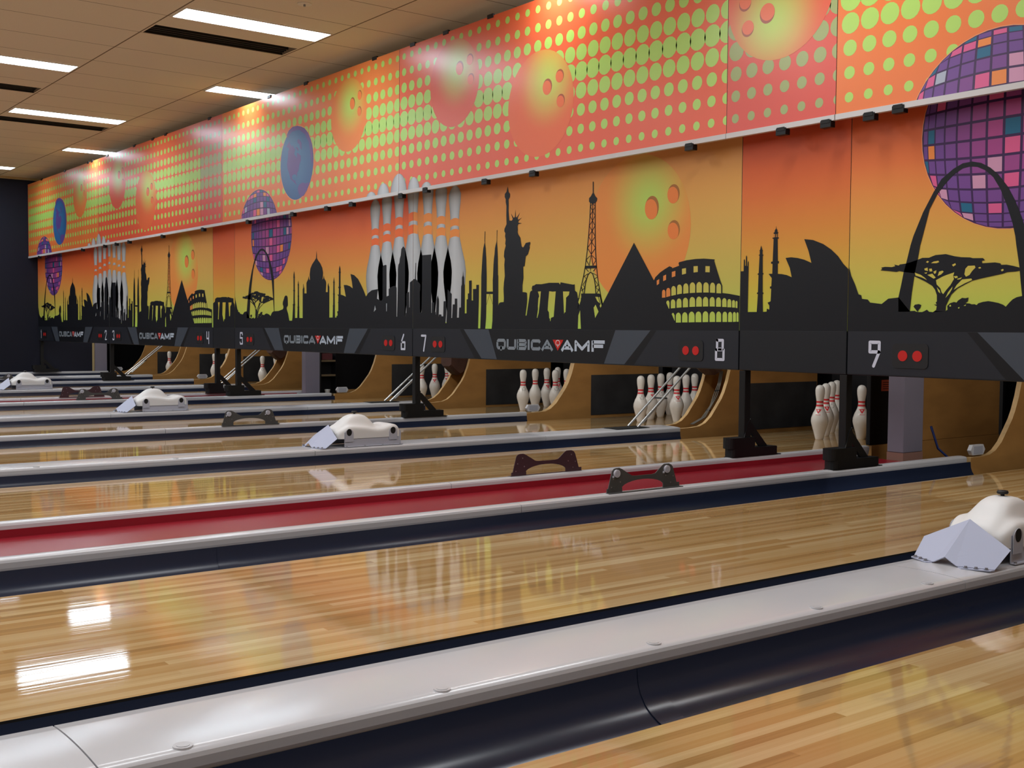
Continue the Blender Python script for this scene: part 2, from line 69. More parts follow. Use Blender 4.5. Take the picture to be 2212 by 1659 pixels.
def lane_wood(name):
    m = bpy.data.materials.new(name); m.use_nodes = True
    nt = m.node_tree; N = nt.nodes; Lk = nt.links; b = N['Principled BSDF']
    tc = N.new('ShaderNodeTexCoord'); sp = N.new('ShaderNodeSeparateXYZ'); Lk.new(tc.outputs['Object'], sp.inputs[0])
    def mth(op, a, b2=None):
        n = N.new('ShaderNodeMath'); n.operation = op
        for i, v in enumerate((a, b2)):
            if v is None: continue
            if isinstance(v, (int, float)): n.inputs[i].default_value = v
            else: Lk.new(v, n.inputs[i])
        return n.outputs[0]
    bx = mth('FLOOR', mth('DIVIDE', sp.outputs['X'], .0272))
    wn = N.new('ShaderNodeTexWhiteNoise'); wn.noise_dimensions = '1D'; Lk.new(bx, wn.inputs['W'])
    yo = mth('ADD', sp.outputs['Y'], mth('MULTIPLY', wn.outputs['Value'], 7.3))
    by = mth('FLOOR', mth('DIVIDE', yo, 1.55))
    cb = N.new('ShaderNodeCombineXYZ'); Lk.new(bx, cb.inputs[0]); Lk.new(by, cb.inputs[1])
    w2 = N.new('ShaderNodeTexWhiteNoise'); w2.noise_dimensions = '2D'; Lk.new(cb.outputs[0], w2.inputs['Vector'])
    mp = N.new('ShaderNodeMapping'); mp.inputs['Scale'].default_value = (95, 1.6, 1)
    Lk.new(tc.outputs['Object'], mp.inputs['Vector'])
    nz = N.new('ShaderNodeTexNoise'); nz.inputs['Scale'].default_value = 1.0; nz.inputs['Detail'].default_value = 6
    Lk.new(mp.outputs['Vector'], nz.inputs['Vector'])
    f = mth('ADD', mth('MULTIPLY', w2.outputs['Value'], .72), mth('MULTIPLY', mth('SUBTRACT', nz.outputs['Fac'], .22), .5))
    rp = N.new('ShaderNodeValToRGB'); cr = rp.color_ramp
    cr.elements[0].position = .05; cr.elements[0].color = (*lin((146, 112, 68)), 1)
    cr.elements[1].position = .98; cr.elements[1].color = (*lin((204, 178, 134)), 1)
    e = cr.elements.new(.35); e.color = (*lin((172, 134, 84)), 1)
    e = cr.elements.new(.7); e.color = (*lin((184, 154, 108)), 1)
    Lk.new(f, rp.inputs['Fac']); Lk.new(rp.outputs['Color'], b.inputs['Base Color'])
    b.inputs['Roughness'].default_value = .05
    b.inputs['Specular IOR Level'].default_value = .55
    bp = N.new('ShaderNodeBump'); bp.inputs['Strength'].default_value = .012; bp.inputs['Distance'].default_value = .01
    mp2 = N.new('ShaderNodeMapping'); mp2.inputs['Scale'].default_value = (60, 2.2, 1); Lk.new(tc.outputs['Object'], mp2.inputs['Vector'])
    n2 = N.new('ShaderNodeTexNoise'); n2.inputs['Scale'].default_value = 1.0; n2.inputs['Detail'].default_value = 2
    Lk.new(mp2.outputs['Vector'], n2.inputs['Vector']); Lk.new(n2.outputs['Fac'], bp.inputs['Height']); Lk.new(bp.outputs['Normal'], b.inputs['Normal'])
    MATS[name] = m
    return m

def tile_mat(name):
    m = bpy.data.materials.new(name); m.use_nodes = True
    nt = m.node_tree; N = nt.nodes; Lk = nt.links; b = N['Principled BSDF']
    tc = N.new('ShaderNodeTexCoord'); sp = N.new('ShaderNodeSeparateXYZ'); Lk.new(tc.outputs['Object'], sp.inputs[0])
    def mth(op, a, b2=None):
        n = N.new('ShaderNodeMath'); n.operation = op
        for i, v in enumerate((a, b2)):
            if v is None: continue
            if isinstance(v, (int, float)): n.inputs[i].default_value = v
            else: Lk.new(v, n.inputs[i])
        return n.outputs[0]
    def seam(axis, off, pitch, half):
        t = mth('ABSOLUTE', mth('SUBTRACT', mth('FRACT', mth('ADD', mth('DIVIDE', mth('SUBTRACT', sp.outputs[axis], off), pitch), 100.5)), .5))
        return mth('LESS_THAN', t, half/pitch)
    s = mth('MAXIMUM', seam('X', -3.145, .5855, .004), seam('Y', -1.75, 1.2, .006))
    nz = N.new('ShaderNodeTexNoise'); nz.inputs['Scale'].default_value = 160; nz.inputs['Detail'].default_value = 3
    Lk.new(tc.outputs['Object'], nz.inputs['Vector'])
    rp = N.new('ShaderNodeValToRGB'); rp.color_ramp.elements[0].color = (*lin((214, 203, 188)), 1); rp.color_ramp.elements[1].color = (*lin((232, 222, 208)), 1)
    Lk.new(nz.outputs['Fac'], rp.inputs['Fac'])
    mx = N.new('ShaderNodeMix'); mx.data_type = 'RGBA'; Lk.new(s, mx.inputs['Factor']); Lk.new(rp.outputs['Color'], mx.inputs['A'])
    mx.inputs['B'].default_value = (*lin((120, 104, 88)), 1)
    Lk.new(mx.outputs['Result'], b.inputs['Base Color']); b.inputs['Roughness'].default_value = .9; b.inputs['Specular IOR Level'].default_value = .1
    MATS[name] = m
    return m

# materials
mat('black_bar', (27, 30, 36), .42, spec=.4, noise=(90, .15, (1, 1, 1)))
mat('black_steel', (14, 14, 16), .45, spec=.35)
mat('cap_plastic', (196, 196, 200), .2, spec=.5, noise=(3, .03, (1, 1, 1)))
mat('gutter_blue', (33, 41, 62), .24, spec=.5, noise=(5, .08, (1, .3, 1)))
mat('red_trough', (140, 26, 40), .3, spec=.45, noise=(4, .06, (1, .3, 1)))
mat('lane_side', (84, 56, 30), .7, noise=(20, .3, (1, .2, 3)))
mat('lane_edge', (16, 12, 9), .8)
mat('dark_floor', (22, 20, 19), .8)
mat('hood_white', (222, 222, 222), .42, spec=.4)
mat('hood_grey', (176, 178, 190), .5, spec=.4)
mat('plow_blue', (176, 182, 205), .5, spec=.4)
mat('dark_hole', (6, 6, 7), .7)
mat('knob_black', (12, 12, 12), .5)
mat('screw', (150, 150, 155), .35, .8)
mat('bracket_steel', (84, 84, 84), .45, .3)
mat('bracket_dark', (70, 52, 58), .45, .3)
mat('knob_white', (205, 205, 215), .4)
mat('plywood', (182, 134, 76), .45, spec=.35, noise=(2.5, .16, (1, 1, 3)))
mat('ply_edge', (206, 170, 118), .6, noise=(14, .2, (1, 1, 1)))
mat('pad_grey', (58, 58, 60), .75, spec=.2, noise=(6, .2, (1, 1, 1)))
mat('pin_white', (238, 234, 228), .22, spec=.5, noise=(16, .04, (1, 1, .5)))
mat('pin_red', (225, 60, 68), .3)
mat('pin_ink', (48, 48, 52), .5)
mat('wall_navy', (33, 34, 46), .8, spec=.2, noise=(1.2, .08, (1, 1, 1)))
mat('wall_beige', (170, 150, 128), .85)
mat('wall_black', (10, 10, 12), .9, spec=.1)
mat('post_paint', (128, 124, 140), .75, noise=(4, .06, (1, 1, 1)))
mat('post_bare', (150, 112, 100), .85)
mat('trim_wood', (176, 158, 116), .6)
mat('tube_steel', (190, 192, 192), .3, .6)
mat('rail_white', (205, 203, 203), .45)
mat('sheet_edge', (150, 148, 142), .5, .3)
mat('indicator_red', (196, 26, 22), .4)
mat('indicator_plate', (17, 18, 22), .5)
mat('leather', (70, 44, 36), .6, noise=(8, .3, (1, 1, 1)))
mat('sensor_white', (205, 205, 210), .5)
mat('label_orange', (170, 70, 44), .6)
mat('cup_white', (225, 222, 218), .5)
mat('shelf_wood', (110, 92, 66), .7)
mat('curtain_black', (16, 16, 20), .5, spec=.3)
mat('cord_grey', (120, 116, 108), .6)
mat('cord_blue', (30, 50, 110), .5)
mat('vent_inner', (150, 136, 120), .8)
mat('vent_dark', (16, 16, 17), .7)
mat('light_frame', (226, 222, 214), .5)
mat('maroon_box', (90, 40, 44), .7)
emit('light_panel', (226, 242, 255), 13)
print_mat('vinyl_print', .3, bump=(1.3, .25, (1, 1, .6)), spec=.6)
print_mat('board_print', .42, spec=.3)
print_mat('bar_print', .4, spec=.4)
lane_wood('lane_maple')
tile_mat('ceiling_tile')

class MB:
    """collects faces with material names, built as one mesh"""
    def __init__(s): s.v = []; s.f = []; s.m = []; s.sm = []; s.c = []
    def face(s, pts, m, smooth=False, cols=None):
        i = len(s.v); s.v += [tuple(p) for p in pts]; s.f.append(tuple(range(i, i+len(pts)))); s.m.append(m); s.sm.append(smooth)
        if cols is not None: s.c += cols
    def grid(s, rows, m, smooth=True, close=False, flip=False):
        i = len(s.v); n = len(rows[0])
        for r in rows: s.v += [tuple(p) for p in r]
        for a in range(len(rows)-1):
            for b in range(n if close else n-1):
                b2 = (b+1) % n
                q = (i+a*n+b, i+a*n+b2, i+(a+1)*n+b2, i+(a+1)*n+b)
                s.f.append(q[::-1] if flip else q); s.m.append(m[a] if isinstance(m, list) else m); s.sm.append(smooth)
    def box(s, lo, hi, m):
        x0, y0, z0 = lo; x1, y1, z1 = hi
        P = [(x0,y0,z0),(x1,y0,z0),(x1,y1,z0),(x0,y1,z0),(x0,y0,z1),(x1,y0,z1),(x1,y1,z1),(x0,y1,z1)]
        i = len(s.v); s.v += P
        for q in ((3,2,1,0),(4,5,6,7),(0,1,5,4),(1,2,6,5),(2,3,7,6),(3,0,4,7)):
            s.f.append(tuple(i+k for k in q)); s.m.append(m); s.sm.append(False)
    def prism(s, poly, axis, a, b, m, mside=None, tess=False):
        """poly of 2D points extruded along axis from a to b (x: (y,z), y: (x,z), z: (x,y))"""
        def P(p, t):
            return {'x': (t, p[0], p[1]), 'y': (p[0], t, p[1]), 'z': (p[0], p[1], t)}[axis]
        tri = tessellate_polygon([[Vector((p[0], p[1], 0)) for p in poly]])
        i = len(s.v); n = len(poly)
        s.v += [P(p, a) for p in poly]+[P(p, b) for p in poly]
        for t in tri:
            s.f.append((i+t[0], i+t[1], i+t[2])); s.m.append(m); s.sm.append(False)
            s.f.append((i+n+t[2], i+n+t[1], i+n+t[0])); s.m.append(m); s.sm.append(False)
        for k in range(n):
            k2 = (k+1) % n
            s.f.append((i+k, i+k2, i+n+k2, i+n+k)); s.m.append(mside or m); s.sm.append(False)
    def tube(s, pts, r, m, n=10, cap=True):
        rows = []
        for k, p in enumerate(pts):
            p = Vector(p); d = (Vector(pts[min(k+1, len(pts)-1)])-Vector(pts[max(k-1, 0)])).normalized()
            u = d.cross(Vector((0, 0, 1)) if abs(d.z) < .9 else Vector((1, 0, 0))).normalized(); w = d.cross(u)
            rows.append([p+u*r*math.cos(2*PI*j/n)+w*r*math.sin(2*PI*j/n) for j in range(n)])
        s.grid(rows, m, True, True)
        if cap: s.face(rows[0][::-1], m); s.face(rows[-1], m)
    def lathe(s, prof, ms, n=28, c=(0, 0, 0)):
        rows = [[(c[0]+r*math.cos(2*PI*j/n), c[1]+r*math.sin(2*PI*j/n), c[2]+z) for j in range(n)] for z, r in prof]
        s.grid(rows, ms, True, True)
        s.face(rows[0][::-1], ms[0] if isinstance(ms, list) else ms); s.face(rows[-1], ms[-1] if isinstance(ms, list) else ms)
    def disc(s, c, axis, r, h, m, n=20):
        poly = [(r*math.cos(2*PI*k/n), r*math.sin(2*PI*k/n)) for k in range(n)]
        if axis == 'z': s.prism([(c[0]+p[0], c[1]+p[1]) for p in poly], 'z', c[2], c[2]+h, m)
        if axis == 'x': s.prism([(c[1]+p[0], c[2]+p[1]) for p in poly], 'x', c[0], c[0]+h, m)
        if axis == 'y': s.prism([(c[0]+p[0], c[2]+p[1]) for p in poly], 'y', c[1], c[1]+h, m)
    def build(s, name, parent=None, loc=(0, 0, 0), fix=True, bevel=0):
        me = bpy.data.meshes.new(name); me.from_pydata(s.v, [], s.f)
        names = []
        for m in s.m:
            if m not in names: names.append(m)
        for m in names: me.materials.append(MATS[m])
        me.polygons.foreach_set('material_index', [names.index(m) for m in s.m])
        me.polygons.foreach_set('use_smooth', s.sm)
        if s.c:
            a = me.color_attributes.new('ink', 'FLOAT_COLOR', 'POINT')
            a.data.foreach_set('color', [x for c in s.c for x in (*c, 1.0)])
        me.update()
        if fix:
            bm = bmesh.new(); bm.from_mesh(me); bmesh.ops.recalc_face_normals(bm, faces=bm.faces[:]); bm.to_mesh(me); bm.free()
        o = bpy.data.objects.new(name, me); COL.objects.link(o); o.location = loc
        if parent: o.parent = parent
        if bevel:
            bv = o.modifiers.new('bevel', 'BEVEL'); bv.width = bevel; bv.segments = 2; bv.limit_method = 'ANGLE'; bv.angle_limit = .6
        return o

def tag(o, label, cat, group=None):
    o['label'] = label; o['category'] = cat
    if group: o['group'] = group
    return o
def struct(o): o['kind'] = 'structure'; return o
def empty(name, loc=(0, 0, 0)):
    o = bpy.data.objects.new(name, None); COL.objects.link(o); o.location = loc; o.empty_display_size = .1
    return o
def copy_tree(o, parent=None):
    c = o.copy(); COL.objects.link(c)
    if parent: c.parent = parent
    for ch in o.children: copy_tree(ch, c)
    return c

# ------------------------------------------------------------------ layout (metres; x across the lanes, y towards the pins, z up from lane level)
LX = {8: 0.0, 7: -1.8019, 6: -3.3860, 5: -5.1879, 4: -7.3720, 3: -9.1739, 2: -10.7580, 1: -12.5599, 9: 2.2707, 10: 4.0726}
HW = .53; GW = .235
Y0, Y1, YE = -16.6, 2.72, 1.12
XWALL = -13.345
ZB, ZM = .5342, .7582
YU = -.1316

# ------------------------------------------------------------------ room shell
f = MB(); f.face([(XWALL-.3, -22, -.15), (6.4, -22, -.15), (6.4, 3.4, -.15), (XWALL-.3, 3.4, -.15)], 'dark_floor'); struct(f.build('floor', fix=False))
f = MB(); f.box((4.84, -22, -.149), (6.4, 3.4, -.002), 'wall_beige'); struct(f.build('trim_1'))
f = MB(); f.box((XWALL-.1, -22, -.15), (XWALL, .806, 3.0), 'wall_navy'); struct(f.build('wall_left'))
f = MB(); f.box((XWALL-.4, 3.3, -.15), (6.4, 3.4, 3.0), 'wall_black'); struct(f.build('wall_back'))
f = MB(); f.box((6.3, -22, -.15), (6.4, 3.3, 3.0), 'wall_beige'); struct(f.build('wall_right'))
f = MB(); f.box((XWALL-.1, -22.1, -.15), (6.4, -22, 3.0), 'wall_beige'); struct(f.build('wall_front'))
f = MB(); f.box((XWALL-.4, 1.0, -.15), (XWALL-.3, 3.3, 3.0), 'wall_black'); struct(f.build('wall_side'))
f = MB(); f.box((XWALL, -22, 2.965), (XWALL+.03, .806, 2.999), 'trim_wood'); struct(f.build('trim_2'))

# ceiling with openings where the slots are
P = .5855
def seam(k): return -3.145-P*k
VENTS = [(seam(1)+.01, seam(1)+.285, -1.73, -.57), (seam(9)+.01, seam(9)+.285, -1.73, -.57), (seam(6)+.01, seam(6)+.285, -2.93, -1.77)]
LIGHTS = []
for k in range(-13, 18, 8):
    pass
def light_rect(k, row):
    y = -1.75+1.2*row
    return (seam(k)+.018, seam(k)+.282, y+.03, y+1.17)
vis = [(0, 0), (8, 0), (4, -1), (4, 1), (12, 1), (16, 0)]
xs = sorted({XWALL-.4, 6.4} | {v for r in VENTS for v in r[:2]}); ys = sorted({-22.0, 3.4} | {v for r in VENTS for v in r[2:]})
f = MB()
for a in range(len(xs)-1):
    for b in range(len(ys)-1):
        cx, cy = (xs[a]+xs[a+1])/2, (ys[b]+ys[b+1])/2
        if any(r[0] < cx < r[1] and r[2] < cy < r[3] for r in VENTS): continue
        f.face([(xs[a], ys[b], 3.0), (xs[a], ys[b+1], 3.0), (xs[a+1], ys[b+1], 3.0), (xs[a+1], ys[b], 3.0)], 'ceiling_tile')
struct(f.build('ceiling', fix=False))
VL = ['dark slot vent beside the biggest bright ceiling light', 'dark slot vent beside the longest light near the left edge of the ceiling', 'short end of a dark slot vent cut by the left picture edge']
for (x0, x1, y0, y1), lb in zip(VENTS, VL):
    t = tag(empty('ceiling_vent', ((x0+x1)/2, (y0+y1)/2, 3.0)), lb, 'vent', 'slot vents in the tiled ceiling')
    cx, cy = (x0+x1)/2, (y0+y1)/2
    m = MB(); h = .09; hx, hy = (x1-x0)/2, (y1-y0)/2
    m.face([(-hx, -hy, h), (hx, -hy, h), (hx, hy, h), (-hx, hy, h)], 'vent_inner')
    for q in ([(-hx, -hy), (hx, -hy)], [(hx, -hy), (hx, hy)], [(hx, hy), (-hx, hy)], [(-hx, hy), (-hx, -hy)]):
        (a, b), (c, d) = q
        m.face([(a, b, 0), (c, d, 0), (c, d, h), (a, b, h)], 'vent_dark' if a == c == -hx or b != d else 'vent_inner')
    m.build('slot_box', t, fix=False)
    for k in range(3):
        m = MB(); xx = -hx+.02+.04*k; m.box((xx, -hy+.003, .015+.004*k), (xx+.018, hy-.003, .05), 'vent_dark'); m.build('louvre', t)
LL = ['large bright rectangular ceiling light at the top of the picture', 'long bright light low on the left, above a dark slot',
      'bright light cut by the left picture edge, above the others there', 'bright light whose end is hidden behind the orange banner, second from the top',
      'small far light meeting the banner near the left wall', 'tiny bright light at the left edge just above the dark wall']
ORDER = [0, 1, 2, 3, 4, 5]
for (k, row), lb in zip(vis, LL):
    x0, x1, y0, y1 = light_rect(k, row)
    t = tag(empty('ceiling_light', ((x0+x1)/2, (y0+y1)/2, 3.0)), lb, 'ceiling light', 'flush strip lights in the ceiling')
    hx, hy = (x1-x0)/2, (y1-y0)/2
    m = MB(); m.box((-hx, -hy, -.004), (hx, hy, -.001), 'light_panel'); m.build('diffuser', t)
    m = MB()
    for lo, hi in (((-hx-.012, -hy-.012, -.007), (-hx, hy+.012, -.001)), ((hx, -hy-.012, -.007), (hx+.012, hy+.012, -.001)), ((-hx, -hy-.012, -.007), (hx, -hy, -.001)), ((-hx, hy, -.007), (hx, hy+.012, -.001))):
        m.box(lo, hi, 'light_frame')
    m.build('frame', t)
# the same fittings further up the room, out of the frame: lamps
def lamp(name, x, y, z, sx, sy, power, rot=(0, 0, 0), col=(.93, .97, 1.0)):
    d = bpy.data.lights.new(name, 'AREA'); d.shape = 'RECTANGLE'; d.size = sx; d.size_y = sy; d.energy = power; d.color = col
    o = bpy.data.objects.new(name, d); COL.objects.link(o); o.location = (x, y, z); o.rotation_euler = rot
    return o
for row in range(-8, 2):
    for k in range(-16, 18, 4):
        if (k//4) % 2 != row % 2 or (k, row) in vis: continue
        x0, x1, y0, y1 = light_rect(k, row)
        if x1 > 6.2 or x0 < XWALL: continue
        lamp('strip_lamp', (x0+x1)/2, (y0+y1)/2, 2.99, x1-x0, y1-y0, 14)
m = MB(); m.disc((0, 0, -.006), 'z', .05, .006, 'light_frame'); m.disc((0, 0, -.02), 'z', .008, .014, 'screw')
tag(m.build('sprinkler_head', loc=(-2.248, -1.113, 3.0)), 'small round sprinkler head in the ceiling above the biggest light', 'sprinkler')

# ------------------------------------------------------------------ lanes, gutters, caps
WHERE = {1: 'farthest lane, beside the navy wall', 2: 'second lane from the navy wall', 3: 'lane just before the pair of far steel brackets', 4: 'lane on the far side of the thin red strip',
         5: 'lane between the far red strip and the middle-distance white hood', 6: 'lane just beyond the single steel bracket with two white knobs', 7: 'lane running to the rack below the white number 8',
         8: 'lane beyond the wide red trough, reflecting a rack of pins', 9: 'wide lane across the middle, between red trough and big white cap', 10: 'nearest lane filling the bottom right corner'}
for l, x in LX.items():
    t = tag(empty('bowling_lane', (x, 0, 0)), 'maple board '+WHERE[l], 'bowling lane', 'bowling lanes')
    m = MB(); m.face([(-HW, Y0, 0), (HW, Y0, 0), (HW, Y1, 0), (-HW, Y1, 0)], 'lane_maple')
    m.face([(-HW, Y0, -.02), (HW, Y0, -.02), (HW, Y1, -.02), (-HW, Y1, -.02)][::-1], 'lane_side')
    for sx in (-HW, HW):
        m.face([(sx, Y0, -.012), (sx, Y1, -.012), (sx, Y1, 0), (sx, Y0, 0)], 'lane_edge')
    m.face([(-HW, Y0, -.02), (HW, Y0, -.02), (HW, Y0, 0), (-HW, Y0, 0)], 'lane_maple')
    m.build('lane_surface', t, fix=False)
    m = MB()
    m.box((-HW+.004, Y0+.01, -.149), (HW-.004, Y1, -.012), 'lane_side')
    m.build('lane_base', t)

def gutter(x0, x1, label, joint=None):
    """blue half-round channel; x0 is the cap side"""
    t = tag(empty('gutter', ((x0+x1)/2, 0, 0)), label, 'gutter', 'navy gutters')
    h = (x1-x0)/2; n = 14
    def row(y, e=0):
        r = []
        for k in range(n+1):
            a = PI*k/n; r.append((-h*math.cos(a)*(1-e*.01), y, -.006-(.085-e*.0025)*math.sin(a)**.8 + (.03*(1-k/n)**3)))
        return r
    m = MB(); m.grid([row(Y0), row(-10), row(-5), row(0), row(YE)], 'gutter_blue')
    m.build('channel', t, fix=False)
    if joint is not None:
        m = MB(); m.grid([row(joint-.035, 1.2), row(joint+.035, 1.2)], 'gutter_blue'); m.build('joint_strap', t, fix=False)
        m = MB(); m.disc((-.01 if h > 0 else .01, joint, -.0885), 'z', .006, .005, 'knob_black'); m.build('rivet', t)
    return t
GL = {}
def gl(l, side):
    base = {8: 'beyond the wide red trough', 9: 'between red trough cap and wide middle lane', 10: 'wide and near, along the big white cap at the bottom'}
    return base.get(l, None)
near = {1: 'lane beside the navy wall', 2: 'second lane from the navy wall', 3: 'lane beyond the far bracket pair', 4: 'lane touching the far thin red strip', 5: 'lane in front of the far thin red strip',
        6: 'lane behind the single bracket', 7: 'lane before the single bracket', 8: 'lane just beyond the wide red trough', 9: 'wide lane in front of the red trough', 10: 'nearest lane, bottom right'}
for l, x in LX.items():
    gutter(x-HW-GW, x-HW, 'navy gutter, far side of the '+near[l], {10: -3.11, 9: -3.3, 8: -3.55, 7: -3.2}.get(l))
    if l < 10: gutter(x+HW+GW, x+HW, 'navy gutter, near side of the '+near[l])

def cap(xc, w, label, y0, y1, seams, crown=.004, discs=(), dx=0, grp='white division caps'):
    t = tag(empty('division_cap', (xc, 0, 0)), label, 'division cap', grp)
    h = w/2; zt, zb_ = .055, .031
    prof = [(-h+.006, zb_-.03), (-h, zb_), (-h, zt-.008)]
    for k in range(0, 9):
        a = -1+2*k/8; prof.append((a*(h-.003), zt-.001+crown*(1-a*a)))
    prof += [(h, zt-.008), (h, zb_), (h-.006, zb_-.03)]
    cuts = [y0]+sorted(seams)+[y1]
    for a, b in zip(cuts, cuts[1:]):
        m = MB(); a2 = a+(.0015 if a != y0 else 0); b2 = b-(.0015 if b != y1 else 0)
        rows = [[(p[0], y, p[1]) for p in prof] for y in (a2, b2)]
        m.grid(rows, 'cap_plastic', False)
        for i, fl in enumerate(m.sm): m.sm[i] = 3 <= i <= len(prof)-5
        m.face([(p[0], a2, p[1]) for p in prof], 'cap_plastic'); m.face([(p[0], b2, p[1]) for p in prof][::-1], 'cap_plastic')
        m.build('cap_section', t, fix=True)
    for y in discs:
        m = MB(); z = zt-.001+crown*(1-(dx/(h-.003))**2); m.disc((dx, y, z-.002), 'z', .0165, .0042, 'cap_plastic', 24); m.disc((dx, y, z+.002), 'z', .011, .0012, 'cap_plastic', 24); m.build('screw_cover', t)
    # core that carries the cap
    m = MB(); m.box((-h+.012, y0, -.149), (h-.012, y1, .028), 'black_steel'); m.build('cap_support', t)
    return t
mid = lambda a, b: (LX[a]+LX[b])/2
cap(mid(9, 10), .27, 'wide glossy white cap crossing the bottom of the picture with round screw covers', Y0, YE, [-4.271, -1.89], .006, [-5.2, -4.66, -4.13, -3.62, -3.061, -2.5, -2.021, .0, .5], .1)
cap(mid(7, 8), .27, 'wide white cap carrying the middle white hood, ending at the slanted steel rails', Y0, YE, [-4.2, -1.8, -.121], .006, [-3.3, -2.6], .1)
cap(mid(5, 6), .27, 'wide white cap carrying the third white hood from the right', Y0, YE, [-4.2, -1.86, -.121], .006)
cap(mid(3, 4), .27, 'wide white cap carrying the small far hood at the left edge', Y0, YE, [-4.2, -1.86, -.121], .006)
cap(mid(1, 2), .27, 'far wide white cap behind the small hood at the left edge', Y0, YE, [-4.2, -1.86, -.121], .006)
cap(mid(6, 7), .052, 'narrow white cap under the single bracket with two white knobs', Y0, YE, [-5.1, -2.0])
cap(mid(2, 3), .052, 'narrow far white cap with a black post base under numbers 2 and 3', Y0, YE, [-5.1, -2.0])
for (a, b), (w1, w2) in {(8, 9): ('wide', 'near'), (4, 5): ('thin', 'far')}.items():
    xa, xb = LX[a]+HW+GW, LX[b]-HW-GW
    nm = 'the wide red trough in the middle' if a == 8 else 'the thin far red strip'
    cap(xa+.035, .07, 'narrow white rail on the far side of '+nm, Y0, YE, [-5.0, -1.95])
    cap(xb-.037, .075, 'narrow white rail on the near side of '+nm, Y0, 1.08, [-5.0, -2.07])
    m = MB(); y1 = .96
    m.box((xa+.072, Y0, -.02), (xb-.0765, y1, .006), 'red_trough')
    m.box((xa+.0705, Y0, -.02), (xa+.0735, y1, .034), 'red_trough')
    m.box((xb-.0785, Y0, -.02), (xb-.0755, y1, .034), 'red_trough')
    tag(m.build('red_trough'), ('wide dark red trough running across the middle between two white rails' if a == 8 else 'thin far dark red strip between two white rails, under two steel brackets'), 'trough', 'red divider troughs')
cap(XWALL+.0105, .018, 'farthest white cap along the foot of the navy wall', Y0, 1.05, [-5, -2])

# ------------------------------------------------------------------ printed art
INK = {'K': lin((20, 22, 28)), 'G': lin((166, 172, 178)), 'O': lin((228, 140, 72))}
def mixc(a, b, t): t = max(0, min(1, t)); return tuple(x+(y-x)*t for x, y in zip(a, b))
def ramp(st, t):
    for (a, ca), (b, cb) in zip(st, st[1:]):
        if t <= b: return mixc(ca, cb, (t-a)/(b-a))
    return st[-1][1]
def L3(*st): return [(t, lin(c)) for t, c in st]
SKY = {'A': (L3((0, (176, 214, 88)), (.22, (204, 198, 88)), (.5, (226, 164, 78)), (.75, (232, 124, 66)), (1, (226, 96, 52))), L3((0, (176, 214, 88)), (.22, (206, 190, 84)), (.5, (228, 142, 66)), (.75, (226, 104, 52)), (1, (218, 74, 40)))),
       'B': (L3((0, (176, 216, 92)), (.22, (206, 196, 84)), (.5, (224, 168, 76)), (.75, (228, 146, 70)), (1, (224, 124, 62))), L3((0, (180, 214, 92)), (.22, (196, 192, 92)), (.5, (214, 178, 90)), (.75, (222, 164, 84)), (1, (224, 150, 82)))),
       'N': (L3((0, (182, 216, 78)), (.22, (212, 186, 70)), (.45, (222, 150, 64)), (.7, (222, 112, 58)), (1, (216, 82, 48))),)*2}
SKY['M'] = SKY['N']
def sky(kind, x, z, W):
    t = max(0, min(1, (z-.752)/1.08)); a, b = SKY[kind]
    return mixc(ramp(a, t), ramp(b, t), x/W)
def clip(poly, x0, x1, z0, z1):
    def cut(p, ins, itx):
        o = []
        for i in range(len(p)):
            a, b = p[i-1], p[i]
            if ins(b):
                if not ins(a): o.append(itx(a, b))
                o.append(b)
            elif ins(a): o.append(itx(a, b))
        return o
    def ix(v): return lambda a, b: (v, a[1]+(b[1]-a[1])*(v-a[0])/(b[0]-a[0]))
    def iz(v): return lambda a, b: (a[0]+(b[0]-a[0])*(v-a[1])/(b[1]-a[1]), v)
    for ins, itx in ((lambda p: p[0] >= x0, ix(x0)), (lambda p: p[0] <= x1, ix(x1)), (lambda p: p[1] >= z0, iz(z0)), (lambda p: p[1] <= z1, iz(z1))):
        if not poly: return []
        poly = cut(poly, ins, itx)
    return poly
